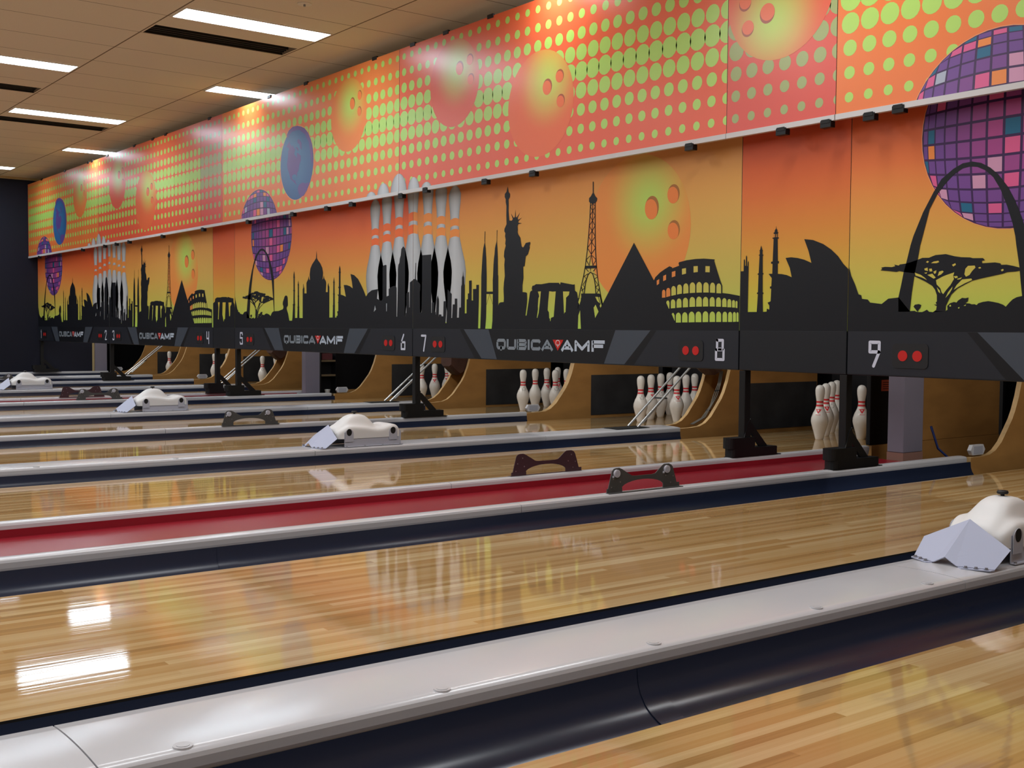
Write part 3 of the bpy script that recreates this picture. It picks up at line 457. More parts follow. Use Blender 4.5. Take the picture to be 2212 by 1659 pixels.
class Sheet:
    """a printed sheet: layers of flat ink a fraction of a millimetre apart"""
    def __init__(s, W, z0, z1, m): s.W, s.z0, s.z1, s.mat = W, z0, z1, m; s.mb = MB()
    def poly(s, pts, layer, col, convex=True):
        y = -.00035*layer
        if convex:
            pts = clip(pts, 0, s.W, s.z0, s.z1)
            if len(pts) < 3: return
            cs = [col(*p) if callable(col) else col for p in pts]
            a = sum(pts[i-1][0]*pts[i][1]-pts[i][0]*pts[i-1][1] for i in range(len(pts)))
            if a < 0: pts = pts[::-1]; cs = cs[::-1]
            s.mb.face([(p[0], y, p[1]) for p in pts], s.mat, False, cs)
        else:
            for t in tessellate_polygon([[Vector((p[0], p[1], 0)) for p in pts]]):
                s.poly([pts[k] for k in t], layer, col, True)
    def base(s, col, nx, nz):
        for i in range(nx):
            for j in range(nz):
                xa, xb = s.W*i/nx, s.W*(i+1)/nx; za, zb_ = s.z0+(s.z1-s.z0)*j/nz, s.z0+(s.z1-s.z0)*(j+1)/nz
                s.poly([(xa, za), (xb, za), (xb, zb_), (xa, zb_)], 0, col)
    def ell(s, cx, cz, rx, rz, layer, col, n=18):
        s.poly([(cx+rx*math.cos(2*PI*k/n), cz+rz*math.sin(2*PI*k/n)) for k in range(n)], layer, col)
    def ball(s, cx, cz, r, hx, hz, ci, co, holes, layer, spread=1.0, lo=None):
        def c(x, z):
            d = math.hypot(x-hx, z-hz)/(r*spread); t = min(1, max(0, d)); t = t*t*(3-2*t)
            return mixc(ci, co, t)
        R, n = 9, 44
        for i in range(R):
            r0, r1 = r*i/R, r*(i+1)/R
            for k in range(n):
                a, b = 2*PI*k/n, 2*PI*(k+1)/n
                P_ = [(cx+r0*math.cos(a), cz+r0*math.sin(a)), (cx+r1*math.cos(a), cz+r1*math.sin(a)), (cx+r1*math.cos(b), cz+r1*math.sin(b)), (cx+r0*math.cos(b), cz+r0*math.sin(b))]
                s.poly(P_ if i else P_[1:], layer, c)
        for (x, z, rx, rz, dx, dz) in holes:
            s.ell(x, z, rx, rz, layer+1, mixc(co, lin((60, 60, 30)), .55), 24)
            n = 24; pts = [(x+dx+rx*math.cos(2*PI*k/n), z+dz+rz*math.sin(2*PI*k/n)) for k in range(n)]
            pts = [p if ((p[0]-x)/rx)**2+((p[1]-z)/rz)**2 <= 1 else (x+(p[0]-x)/math.hypot((p[0]-x)/rx, (p[1]-z)/rz), z+(p[1]-z)/math.hypot((p[0]-x)/rx, (p[1]-z)/rz)) for p in pts]
            s.poly(pts, layer+2, mixc(co, lin((240, 120, 60)), .5))
    def disco(s, cx, cz, r, layer, seed=3):
        rnd = random.Random(seed)
        n = 48; s.ell(cx, cz, r*1.008, r*1.008, layer, lin((236, 158, 110)), n); s.ell(cx, cz, r, r, layer+1, lin((62, 34, 82)), n)
        def mp(p, q):
            x = math.sin(p)*(1-.16*math.sin(q)**2); y = math.sin(q)*(1-.16*math.sin(p)**2)
            d = math.hypot(x, y)
            if d > .992: x, y = x/d*.992, y/d*.992
            return (cx+r*x, cz+r*y), d
        N_ = 17; st = PI/N_
        for i in range(N_):
            for j in range(N_):
                p0, q0 = -PI/2+i*st, -PI/2+j*st; e = st*.075
                C = [mp(p0+e, q0+e), mp(p0+st-e, q0+e), mp(p0+st-e, q0+st-e), mp(p0+e, q0+st-e)]
                if min(c[1] for c in C) > .985: continue
                d = sum(c[1] for c in C)/4
                u = rnd.random()
                base = mixc(lin((176, 72, 136)), lin((112, 72, 146)), (d-.15)/.6)
                if u < .13: base = mixc(lin((226, 96, 146)), base, .1)
                elif u < .19: base = lin((206, 150, 182))
                elif u < .25: base = lin((34, 104, 138))
                elif u < .27: base = lin((236, 140, 70))
                elif u < .285: base = lin((170, 178, 196))
                s.poly([c[0] for c in C], layer+2, base)
    def pin(s, cx, prof, layer, stripes=None, so=None):
        """prof: (z, half width) downwards"""
        K = [(-1, .42), (-.86, .62), (-.55, .85), (0, 1.0), (.5, .88), (.85, .66), (1, .45)]
        g = lin((196, 200, 204))
        for (za, ha), (zb_, hb) in zip(prof, prof[1:]):
            for (a, fa), (b, fb) in zip(K, K[1:]):
                ca, cb = tuple(v*fa for v in g), tuple(v*fb for v in g)
                pts = [(cx+a*hb, zb_), (cx+b*hb, zb_), (cx+b*ha, za), (cx+a*ha, za)]
                s.poly(pts, layer, lambda x, z, ca=ca, cb=cb, a=a, b=b, ha=ha, hb=hb, za=za, zb_=zb_: mixc(ca, cb, ((x-cx)/max(1e-4, hb+(ha-hb)*((z-zb_)/(za-zb_) if za != zb_ else 0))-a)/(b-a)))
        for (zt, zl, hw, c) in (stripes or []):
            n = 6
            top = [(cx+hw*(-1+2*k/n), zt+.012*(1-(-1+2*k/n)**2)-.004) for k in range(n+1)]; bot = [(cx+hw*(1-2*k/n), zl+.012*(1-(1-2*k/n)**2)-.004) for k in range(n+1)]
            s.poly(top+bot, layer+.5, c, False)
    def dots(s, x0, zrows, radii, col, pitch=.11):
        k = 0
        while x0+k*pitch < s.W+.06:
            for z, r in zip(zrows, radii): s.ell(x0+k*pitch, z, r, r, 1, col, 16)
            k += 1
    def art(s, key, kind):
        for c, layer, pts in ART[key]:
            col = INK[c] if c in INK else (lambda x, z: sky(kind, x, z, s.W))
            s.poly([(a/1000, b/1000) for a, b in pts], layer+3, col, False)
    def build(s, parent, th=.005):
        o = s.mb.build('printed_sheet', parent, fix=False)
        return o

def backing(name, W, z0, z1, parent, m='sheet_edge', y0=.0008, y1=.008):
    b = MB(); b.box((0.002, y0, z0), (W-.002, y1, z1), m); b.build(name, parent)

# pins printed across the two sheets (x measured from the left sheet edge of the first unit, 3.405 wide)
PINS = [(2.816, 1.568, 1.431, .057), (3.003, 1.596, 1.449, .058), (3.191, 1.634, 1.476, .0615), (3.4, 1.657, 1.488, .081), (3.612, 1.632, 1.471, .063), (3.796, 1.596, 1.449, .058), (3.979, 1.567, 1.429, .0555)]
def lower_pins(sh, off, kind):
    o_ = lin((240, 112, 56)) if kind == 'A' else lin((238, 146, 70))
    for i in (0, 6, 1, 5, 2, 4, 3):
        cx, za, zb_, hw = PINS[i]
        w = .0575 if i != 3 else .066
        sp = (za-zb_)
        prof = [(za+sp*1.79, w*.1), (za+sp*1.74, w*.55), (za+sp*1.6, w*1.0), (za+sp*1.32, w*1.4), (za+sp*.9, w*1.33), (za+sp*.4, w*1.1), (za, w), (za-sp*.5, w*.98), (zb_, w*1.15), (zb_-sp*.7, w*1.75), (zb_-sp*1.3, w*2.35), (zb_-sp*1.8, w*2.6), (zb_-sp*2.4, w*2.5), (zb_-sp*3.2, w*2.1), (zb_-sp*4.4, w*1.5)]
        m1, m2 = za-sp*.4, za-sp*.58
        sh.pin(cx-off, prof, 2+.0, [(za, m1, w*.99, o_), (m2, zb_+.002, w*1.06, o_)])
def upper_pins(sh, off):
    for cx, zt, hw, zb_ in ((2.975, 1.849, .082, 1.79), (3.166, 1.9, .094, 1.785), (3.397, 1.951, .121, 1.785), (3.615, 1.903, .086, 1.785), (3.793, 1.849, .075, 1.785)):
        prof = [(zt-(zt-zb_)*(1-math.cos(PI/2*k/7)), hw*math.sin(PI/2*k/7)+.0005) for k in range(8)]
        sh.pin(cx-off, prof, 4)

ROWS = [2.834-.1185*i for i in range(9)]; RAD = [.025, .030, .039, .051, .0605, .051, .039, .031, .025]
DOT = lin((176, 216, 104)); DOTN = lin((160, 172, 112))
ORA = lin((234, 122, 60)); ORB = lin((230, 92, 60)); ORN = lin((218, 84, 72))
GRN = lin((186, 214, 96))

# digits and lettering
DIG = {'0': [[(.1, .05), (.9, .05), (.9, .95), (.1, .95), (.1, .05)]],
 '1': [[(.3, .28), (.6, .05), (.6, 1)]], '2': [[(.05, .24), (.12, .05), (.88, .05), (.9, .34), (.1, .95), (.95, .95)]], '3': [[(.06, .16), (.2, .05), (.85, .05), (.88, .45), (.5, .49)], [(.5, .5), (.9, .55), (.88, .93), (.2, .95), (.06, .84)]],
 '4': [[(.12, .02), (.12, .58), (.86, .58)], [(.88, .02), (.88, 1)]], '5': [[(.9, .2), (.84, .05), (.16, .05), (.1, .46), (.86, .46), (.9, .93), (.16, .95), (.08, .82)]],
 '6': [[(.62, .02), (.12, .5), (.12, .94), (.88, .94), (.88, .5), (.14, .5)]], '7': [[(.06, .06), (.92, .06), (.5, 1)]],
 '8': [[(.2, .07), (.8, .07), (.8, .47), (.2, .47), (.2, .07)], [(.1, .5), (.9, .5), (.9, .94), (.1, .94), (.1, .5)]], '9': [[(.88, .44), (.12, .44), (.12, .06), (.88, .06), (.88, .44), (.45, 1)]]}
def strokes(sh, lines, t, col, layer, rnd=True, end=True):
    for ln in lines:
        for i, (a, b) in enumerate(zip(ln, ln[1:])):
            d = math.hypot(b[0]-a[0], b[1]-a[1]); px, pz = -(b[1]-a[1])/d*t/2, (b[0]-a[0])/d*t/2
            sh.poly([(a[0]+px, a[1]+pz), (b[0]+px, b[1]+pz), (b[0]-px, b[1]-pz), (a[0]-px, a[1]-pz)], layer, col)
        for i, p in enumerate(ln):
            if rnd and (end or 0 < i < len(ln)-1): sh.ell(p[0], p[1], t/2, t/2, layer+.15, col, 12)
def lettering(sh, ox):
    sx = .00062; X = lambda px: ox+(px-130)*sx
    zt, zl = .683, .612; t = .0215; h = t/2
    gq, gl_ = lin((132, 142, 152)), lin((186, 198, 214))
    T, B_ = zt-h*.8, zl+h*.8
    W = lambda pts: [(X(a), b) for a, b in pts]
    M_ = (T+B_)/2
    strokes(sh, [W([(150, T-.012), (168, T), (275, T), (293, T-.012), (293, B_+.012), (275, B_), (168, B_), (150, B_+.012), (150, T-.012)]), W([(220, B_+.014), (220, B_-.018)]),
                 W([(345, zt), (345, B_+.01), (362, B_), (468, B_), (486, B_+.01), (486, zt)]), W([(536, zt), (536, zl)]), W([(536, T), (665, T), (678, T-.012), (665, M_), (536, M_)]), W([(665, M_), (680, M_-.012), (665, B_), (536, B_)]),
                 W([(731, zt), (731, zl)]), W([(930, T-.012), (915, T), (805, T), (787, T-.012), (787, B_+.012), (805, B_), (915, B_), (930, B_+.012)]),
                 W([(965, zl), (1055, T), (1145, zl)]), W([(1008, zl+.02), (1102, zl+.02)])], t, gq, 4, True, False)
    strokes(sh, [W([(1302, zl), (1392, T), (1482, zl)]), W([(1345, zl+.02), (1439, zl+.02)]), W([(1530, zl), (1530, T), (1632, zl+.016), (1735, T), (1735, zl)]), W([(1800, zl), (1800, zt)]), W([(1800, T), (1985, T)]), W([(1800, M_), (1962, M_)])], t, gl_, 4, True, False)
    sh.poly(W([(1148, .6845), (1330, .6845), (1236, .6115)]), 4, lin((196, 34, 26)), False)
    n = 18; ring = [(X(1236)+.021*math.cos(2*PI*k/n), .664+.0175*math.sin(2*PI*k/n)) for k in range(n+1)]
    strokes(sh, [ring], .0045, lin((225, 225, 230)), 5, False); strokes(sh, [W([(1236, .656), (1236, .634)])], .005, lin((225, 225, 230)), 5, False)

def number_bar(W, left, right, parent, logo=True):
    bar = MB(); bar.box((.002, -.002, ZB), (W-.002, .05, ZM-.004), 'black_bar'); bo = bar.build('number_bar', parent, (0, 0, 0), bevel=.003)
    sh = Sheet(W-.006, ZB+.006, ZM-.008, 'bar_print')
    mid_, band, trap, sh_d = lin((16, 18, 23)), lin((66, 73, 84)), lin((33, 36, 44)), lin((15, 16, 21))
    if logo:
        sh.poly([(0, ZB), (W, ZB), (W, ZM), (0, ZM)], 0, mid_)
        c = W/2; q = c-.907-.7785
        for s in (1, -1):
            f_ = (lambda p: p) if s > 0 else (lambda p: (W-p[0], p[1]))
            sh.poly([f_(p) for p in ((0, ZB), (.848, ZB), (.642, ZM), (0, ZM))], 1, trap)
            sh.poly([f_(p) for p in ((.848, ZB), (.935, ZB), (.692, ZM), (.642, ZM))], 2, sh_d)
            sh.poly([f_(p) for p in ((.935, ZB), (1.118, ZB), (1.008, ZM), (.692, ZM))], 2, band)
        lettering(sh, c-1.7065+1.131)
        for s, dg in ((0, left), (1, right)):
            w = .084; x0 = .115 if s == 0 else W-.1-w
            for j, ch in enumerate(dg):
                xx = x0+(j-(len(dg)-1)*(1 if s else 0))*.1
                strokes(sh, [[(xx+.008+a*(w-.008)*.92, .706-.124*b) for a, b in ln] for ln in DIG[ch]], .0165, lin((206, 211, 228)), 4, True)
    else:
        sh.poly([(0, ZB), (W, ZB), (W, ZM), (0, ZM)], 0, lin((24, 27, 33)))
    o = sh.mb.build('bar_print', bo, (.003, -.003, 0), fix=False)
    if logo:
        for s in (0, 1):
            cx = .361 if s == 0 else W-.361
            pl = MB(); n = 6; pts = []
            for (ax, az, a0) in ((cx+.075, .673, 0), (cx-.075, .673, PI/2), (cx-.075, .598, PI), (cx+.075, .598, 1.5*PI)):
                for k in range(n+1): pts.append((ax+.022*math.cos(a0+PI/2*k/n), az+.022*math.sin(a0+PI/2*k/n)))
            pl.prism(pts, 'y', -.0068, -.0056, 'indicator_plate'); pl.build('indicator_plate', bo)
            for d in (-.0395, .0395):
                ind = MB(); ind.disc((cx+d, -.0086, .6355), 'y', .0258, .0018, 'indicator_red', 28); ind.build('indicator_light', bo)
    return bo

def lower_unit(key, x, W, left, right, label):
    t = tag(empty('masking_panel', (x, 0, ZB)), label, 'masking panel', 'printed masking panels over the pins')
    g = empty('x'); bpy.data.objects.remove(g)
    kind = key
    sh = Sheet(W, .752, 2.02, 'board_print')
    sh.base(lambda a, b: sky(kind, a, b, W), 8, 14)
    if key == 'A':
        sh.disco(.845, 1.66, .45, 1, 3); lower_pins(sh, 0, 'A')
    if key == 'B':
        lower_pins(sh, 3.405, 'B')
        sh.ball(2.537, 1.36, .452, 2.64, 1.52, lin((182, 214, 98)), lin((232, 146, 72)), [(2.666, 1.483, .041*1.45, .07, -.012, -.018), (2.846, 1.549, .05, .056, -.01, -.014), (2.852, 1.34, .05, .056, -.01, -.014)], 1, .92)
    sh.art(key, kind)
    o = sh.build(t); o.location = (0, 0, -ZB)
    b = MB(); b.box((.002, .0008, .752), (W-.002, .012, 2.02), 'sheet_edge'); bo = b.build('backing_board', t); bo.location = (0, 0, -ZB)
    bar = number_bar(W, left, right, t, left is not None); bar.location = (0, 0, -ZB)
    return t
def upper_unit(key, x, W, label):
    t = tag(empty('overhead_banner', (x, YU, 1.8)), label, 'banner', 'dotted vinyl banners above the lanes')
    sh = Sheet(W, 1.815, 2.9, 'vinyl_print')
    base = {'A': ORA, 'B': ORB, 'N': ORN, 'M': ORN}[key]
    alt = {'A': lin((238, 132, 66)), 'B': lin((236, 106, 62)), 'N': lin((226, 96, 76)), 'M': lin((226, 96, 76))}[key]
    sh.base(lambda a, b: mixc(base, alt, (b-1.9)/.9), 6, 6)
    sh.dots({'A': .075, 'B': -.042, 'N': .06, 'M': .05}[key], ROWS, RAD, DOTN if key in 'NM' else DOT)
    if key == 'A':
        sh.ball(2.6, 2.515, .3, 2.63, 2.6, GRN, mixc(ORA, lin((240, 140, 60)), .5), [(2.67, 2.6, .043, .05, -.008, -.01), (2.79, 2.65, .034, .04, -.006, -.008), (2.785, 2.52, .034, .04, -.006, -.008)], 2)
        sh.ell(1.655, 2.225, .331, .331, 2, lin((244, 170, 110)), 44)
        blue = lin((58, 122, 172)); dk = lin((44, 92, 150))
        sh.ball(1.655, 2.225, .325, 1.62, 2.24, blue, dk, [], 3, 1.25)
        for p in ART['land']: sh.poly([(1.655+a/1000, 2.225+b/1000) for a, b in p], 5, lin((100, 72, 146)), False)
        sh.disco(.85, 1.615, .45, 2, 11); upper_pins(sh, 0)
    if key == 'B':
        sh.ball(.75, 2.52, .312, .79, 2.62, GRN, ORB, [(.821, 2.615, .047, .05, -.008, -.012), (.949, 2.653, .04, .04, -.006, -.01), (.961, 2.514, .04, .04, -.006, -.01)], 2)
        sh.ball(1.745, 2.222, .343, 1.828, 2.36, lin((196, 214, 92)), mixc(ORB, lin((240, 130, 60)), .35), [(1.823, 2.318, .048, .052, -.008, -.012), (1.948, 2.367, .041, .042, -.006, -.01), (1.96, 2.209, .041, .042, -.006, -.01)], 2)
        upper_pins(sh, 3.405)
    if key == 'N':
        sh.ball(.345, 2.498, .35, .30, 2.36, GRN, mixc(ORN, lin((240, 120, 70)), .35), [(.268, 2.398, .05, .052, .004, .014), (.116, 2.483, .042, .043, .003, .011), (.137, 2.346, .042, .043, .003, .011)], 2)
    o = sh.build(t); o.location = (0, 0, -1.8)
    b = MB(); b.box((.001, .0008, 1.812), (W-.001, .004, 2.9), 'sheet_edge'); bo = b.build('banner_backing', t); bo.location = (0, 0, -1.8)
    b = MB(); b.box((.001, -.006, 1.787), (W-.001, .02, 1.814), 'rail_white'); bo = b.build('bottom_rail', t); bo.location = (0, 0, -1.8)
    return t

CLIPB = [-12.74, -10.64, -9.72, -9.27, -8.8, -7.68, -6.5, -5.38, -4.42, -3.77, -3.34, -2.56, -2.21, -1.45, -.91, .51, 1.16, 1.44, 1.69, 1.85]
CLIPT = [-12.57, -11.41, -10.37, -10.2, -9.58, -8.59, -7.97, -7.56, -6.32, -4.9, -4.16, -2.97, -2.4, -1.95, -1.4]
UNITS = [('A', -13.335, 3.367, '1', '2'), ('B', -9.966, 3.405, '3', '4'), ('M', -6.5613, .5627, None, None), ('A', -5.9986, 3.405, '5', '6'), ('B', -2.5939, 3.373, '7', '8'), ('N', .7792, .7123, None, None), ('A', 1.4915, 3.405, '9', '10')]
LOW = ['skyline panel numbered 1 and 2 on its black bar, beside the navy wall', 'skyline panel numbered 3 and 4 with torch statue, tower and pyramid', 'narrow far panel with stone arches, plain bar, between numbers 4 and 5',
       'skyline panel numbered 5 and 6 with mirror ball, arch and onion dome', 'large skyline panel numbered 7 and 8 with statue, lattice tower and pyramid', 'narrow near panel with minarets and shell roofs, plain bar, left of number 9', 'nearest skyline panel numbered 9 with tall arch and flat-topped tree']
UPP = ['orange dotted banner over numbers 1 and 2, ending at the navy wall', 'orange dotted banner over numbers 3 and 4 with two bowling balls', 'narrow red dotted banner left of the globe banner, over the plain far panel',
       'orange dotted banner with the globe, over numbers 5 and 6', 'big red-orange dotted banner with two bowling balls over numbers 7 and 8', 'narrow red dotted banner with an upside-down ball at the top edge', 'orange dotted banner with purple mirror ball at the top right']
GAP = .004
for (key, x, W, a, b), lo, up in zip(UNITS, LOW, UPP):
    lower_unit(key, x+GAP/2, W-GAP, a, b, lo)
    t = upper_unit(key, x+GAP/2, W-GAP, up)
    for cx in CLIPB:
        if x < cx <= x+W:
            m = MB(); m.box((-.032, -.012, -.032), (.032, .024, .004), 'black_steel'); m.box((-.026, -.014, -.012), (.026, -.011, .008), 'black_steel')
            m.build('clip', t, (cx-x-GAP/2, 0, -.012 if cx not in (-2.21, 1.85) else .0), bevel=.002)
    for cx in CLIPT:
        if x < cx <= x+W:
            m = MB(); m.box((-.034, -.006, -.014), (.034, .012, .014), 'black_steel'); m.build('clip', t, (cx-x-GAP/2, 0, 1.1), bevel=.002)

# posts that carry the panels
def post(x, label):
    t = tag(empty('panel_post', (x, 0, .056)), label, 'post', 'black posts under the masking panels')
    m = MB(); m.box((-.022, .003, .105), (.022, .05, ZB-.056-.002), 'black_steel'); m.build('upright', t, bevel=.003)
    def rounded(y0, y1, hw, z0, z1, nm):
        m = MB(); pts = [(-hw, y1), (-hw, y0+.03)]+[(-hw*math.cos(PI*k/8), y0+.03-.03*math.sin(PI*k/8)) for k in range(1, 8)]+[(hw, y0+.03), (hw, y1)]
        m.prism(pts, 'z', z0, z1, 'black_steel'); m.build(nm, t)
    rounded(-.105, .262, .037, .0035, .05, 'foot_box'); rounded(-.122, .077, .037, .05, .108, 'upper_foot_box')
    m = MB(); m.box((-.03, -.1, .0), (.03, .306, .0032), 'black_steel'); m.build('foot_plate', t)
    m = MB(); m.prism([(.05, .20), (.078, .185), (.215, .05), (.152, .05), (.076, .13), (.05, .15)], 'x', -.008, .008, 'black_steel'); m.build('brace', t)
    m = MB(); m.prism([(.0, .108), (.052, .108), (.052, .21), (.03, .19)], 'x', .022, .026, 'black_steel'); m.build('gusset', t)
for x, lb in ((.8, 'black post standing on the far rail of the wide red trough'), (1.468, 'black post standing on the near rail of the wide red trough'), (-2.585, 'black post under the joint of numbers 6 and 7'),
              (-6.52, 'black post left of the pair under the narrow far panel'), (-5.985, 'black post under the left end of the panel with number 5'), (-9.966, 'black post under the joint of numbers 2 and 3'), (-13.26, 'far black post against the navy wall under number 1')):
    post(x, lb)

# ------------------------------------------------------------------ kickback plates and pin decks
CURVE = [(1.12, .047), (1.24, .048), (1.32, .055), (1.38, .076), (1.44, .12), (1.5, .19), (1.55, .25), (1.58, .3), (1.615, .38), (1.64, .46), (1.655, .52)]
def kick(x0, x1, label, pad=None, y1=2.66, top=.52, colr='plywood'):
    t = tag(empty('kickback_plate', ((x0+x1)/2, 1.12, 0)), label, 'kickback plate', 'plywood kickback plates beside the pin decks')
    cx = (x0+x1)/2
    poly = [(0, -.1)]+[(y-1.12, z) for y, z in CURVE if z <= top]+[(y1-1.12, top), (y1-1.12, -.1)]
    m = MB(); m.prism(poly, 'x', x0-cx, x1-cx, colr, 'ply_edge'); m.build('plate', t)
    if pad:
        for s in pad:
            m = MB(); xx = (x1-cx) if s > 0 else (x0-cx)-.004
            m.box((xx, .715, .003), (xx+.004, 1.53, .357), 'pad_grey'); m.build('rubber_pad', t)
    return t
g = GW+HW
kick(LX[9]-g-.03, LX[9]-g, 'curved plywood plate at the right picture edge, beyond the dark gap', [1])
kick(LX[7]-g-.052, LX[7]-g, 'curved plywood plate right of the rack under the big logo', [1, -1])
kick(LX[8]-g-.03, LX[8]-g, 'near one of two curved plywood plates under the number 8', [1])
kick(LX[7]+g, LX[7]+g+.03, 'far one of two curved plywood plates under the number 8', [-1])
kick(LX[6]-g-.03, LX[6]-g, 'near one of two curved plywood plates right of the post between 6 and 7', [1])
kick(LX[5]+g, LX[5]+g+.03, 'far one of two curved plywood plates right of the post between 6 and 7', [-1])
kick(LX[5]-g-.03, LX[5]-g, 'curved plywood plate under the number 6, right of the black curtain', [1])
kick(LX[4]-g-.03, LX[4]-g, 'near one of two curved plywood plates left of the far grey pillar', [1])
kick(LX[3]+g, LX[3]+g+.03, 'far one of two curved plywood plates left of the far grey pillar', [-1])
kick(LX[3]-g-.052, LX[3]-g, 'curved plywood plate between the two far black posts', [1, -1])
kick(LX[2]-g-.03, LX[2]-g, 'near one of two far curved plates under the number 4', [1])
kick(LX[1]+g, LX[1]+g+.03, 'far one of two far curved plates under the number 4', [-1])
kick(LX[1]-g+.002, LX[1]-g+.03, 'farthest curved plywood plate, right of the black post between 2 and 3', [1])
# the plates on the near side of the two troughs' lanes carry black covers
for l, lb, y2 in ((8, 'black machine cover with an orange label beside the near grey pillar', 1.6), (4, 'black machine cover beside the far grey pillar', 1.3)):
    x = LX[l]+g
    t = tag(empty('machine_cover', (x, 1.2, 0)), lb, 'machine cover')
    m = MB(); m.box((0, -.02, .055), (.03, y2-1.2, .52), 'curtain_black'); m.build('cover_panel', t, bevel=.004)
    m = MB(); m.box((.0, 0, -.1), (.03, 1.45, .053), 'plywood'); m.build('base_board', t)
    m = MB(); m.box((.0, y2-1.2+.002, .055), (.026, 1.45, .52), 'plywood' if l == 8 else 'curtain_black'); m.build('rear_board', t)
    if l == 8:
        m = MB(); m.box((.03, .085, .385), (.0315, .19, .455), 'label_orange')
        for k in range(4): m.box((.0315, .1, .398+.013*k), (.032, .175, .402+.013*k), 'black_steel')
        m.build('warning_label', t)
# dark back of the pin pits
for l, x in LX.items():
    m = MB(); m.box((-.73, 0, -.1), (.73, .03, 1.0), 'curtain_black')
    tag(m.build('pit_curtain', loc=(x, 2.8, 0)), 'black curtain behind the pins, '+near[l], 'curtain', 'black curtains behind the pins')

# pins
PROF = [(0, .0258), (.004, .0285), (.02, .032), (.0572, .0415), (.0857, .0498), (.1143, .0574), (.127, .0592), (.1492, .0578), (.184, .0462), (.2, .0374), (.214, .0314), (.2286, .0267), (.2365, .0250), (.246, .0238), (.2545, .0233), (.262, .0236), (.27, .0243), (.282, .0258), (.298, .0285), (.3175, .0314), (.3429, .0324), (.358, .0303), (.368, .0262), (.375, .02), (.3795, .011), (.381, .003)]
def emblem(red, rot):
    """small printed mark lying on the belly"""
    m = MB()
    def R(z):
        for (a, ra), (b, rb) in zip(PROF, PROF[1:]):
            if a <= z <= b: return ra+(rb-ra)*(z-a)/(b-a)
        return .05
    def P(u, z):
        r = R(z)+.0004; a = u/r+rot; return (r*math.cos(a), r*math.sin(a), z)
    def patch(u0, u1, z0, z1, mt, n=5):
        rows = [[P(u0[0]+(u0[1]-u0[0])*j/n if isinstance(u0, tuple) else u0+(u1-u0)*j/n, z) for j in range(n+1)] for z in (z0, z1)]
        m.grid(rows, mt)
    if red:
        for k in range(5):
            za, zb_ = .184+.006*k, .184+.006*(k+1); wa, wb = .002+.0042*k, .002+.0042*(k+1)
            rows = [[P(-wa+2*wa*j/5, za) for j in range(6)], [P(-wb+2*wb*j/5, zb_) for j in range(6)]]; m.grid(rows, 'pin_red')
        ring = [P(.005*math.cos(2*PI*k/12), .204+.005*math.sin(2*PI*k/12)) for k in range(12)]
        ring = [tuple(Vector(p)*1.0+Vector((p[0], p[1], 0)).normalized()*.0004) for p in ring]
        m.face(ring, 'pin_white')
        patch(-.018, .018, .174, .177, 'pin_red')
    else:
        w = .017; pts = [(-w, .208), (w, .208), (w*.85, .196), (w*.5, .188), (-w*.5, .188), (-w*.85, .196)]
        for (a, b) in zip(pts, pts[1:]+pts[:1]):
            d = math.hypot(b[0]-a[0], b[1]-a[1]); px, pz = -(b[1]-a[1])/d*.0012, (b[0]-a[0])/d*.0012
            m.face([P(a[0]+px, a[1]+pz), P(b[0]+px, b[1]+pz), P(b[0]-px, b[1]-pz), P(a[0]-px, a[1]-pz)], 'pin_ink')
        patch(-.002, .002, .212, .218, 'pin_ink')
    return m
def stripe_mats():
    ms = []
    for (a, _), (b, _) in zip(PROF, PROF[1:]):
        z = (a+b)/2; ms.append('pin_red' if .2365 <= z <= .246 or .262 <= z <= .27 else 'pin_white')
    return ms
def make_pin(red, rot):
    t = empty('bowling_pin')
    m = MB(); m.lathe(PROF, 'pin_white', 28); m.build('pin_body', t, fix=False)
    for z0, z1 in ((.2315, .2445), (.2565, .2695)):
        m = MB()
        def R(z):
            for (a, ra), (b, rb) in zip(PROF, PROF[1:]):
                if a <= z <= b: return ra+(rb-ra)*(z-a)/(b-a)
        rows = [[((R(z)+.0005)*math.cos(2*PI*j/28), (R(z)+.0005)*math.sin(2*PI*j/28), z) for j in range(28)] for z in (z0, z0+(z1-z0)*.33, z0+(z1-z0)*.66, z1)]
        m.grid(rows, 'pin_red', True, True); m.build('neck_stripe', t, fix=False)
    emblem(red, rot).build('emblem', t, fix=False)
    return t
OFF = {1: (0, 0), 2: (-.1524, .264), 3: (.1524, .264), 4: (-.3048, .528), 5: (0, .528), 6: (.3048, .528), 7: (-.4572, .792), 8: (-.1524, .792), 9: (.1524, .792), 10: (.4572, .792)}
POSN = {1: 'front pin', 2: 'second-row left pin', 3: 'second-row right pin', 4: 'third-row left pin', 5: 'third-row middle pin', 7: 'back-row left corner pin', 8: 'back-row pin beside the left corner'}
RACK = {8: ', rack under the narrow plain panel', 7: ', rack behind slanted rails under number 8', 6: ', rack under the biggest logo', 5: ', rack right of the post under 7',
        3: ', far rack under number 5', 2: ', far rack beside the post under number 4', 1: ', farthest rack left of number 4'}
SETS = {8: [1, 2, 4, 7, 3], 7: [1, 2, 4, 7, 3, 5, 8], 6: [1, 2, 4, 7, 3, 5], 5: [1, 2, 4, 3], 3: [1, 2], 2: [1, 2], 1: [1, 2]}
REDS = {(8, 1): -.25, (8, 2): .25, (8, 3): .1, (7, 2): .55, (7, 3): .3, (6, 4): .35, (5, 2): -.05, (5, 4): 0.0, (3, 2): -.7, (1, 1): .3, (6, 7): .3}
INKS = {(8, 4): .1, (7, 1): .3, (7, 4): .2, (7, 7): -.2, (6, 1): .2, (6, 3): .3, (3, 1): .0, (2, 1): .5, (2, 2): -.1}
SH = {8: (.003, 0), 7: (0, 0), 6: (0, 0), 5: (.02, .02), 3: (0, .06), 2: (0, .045), 1: (0, .05)}
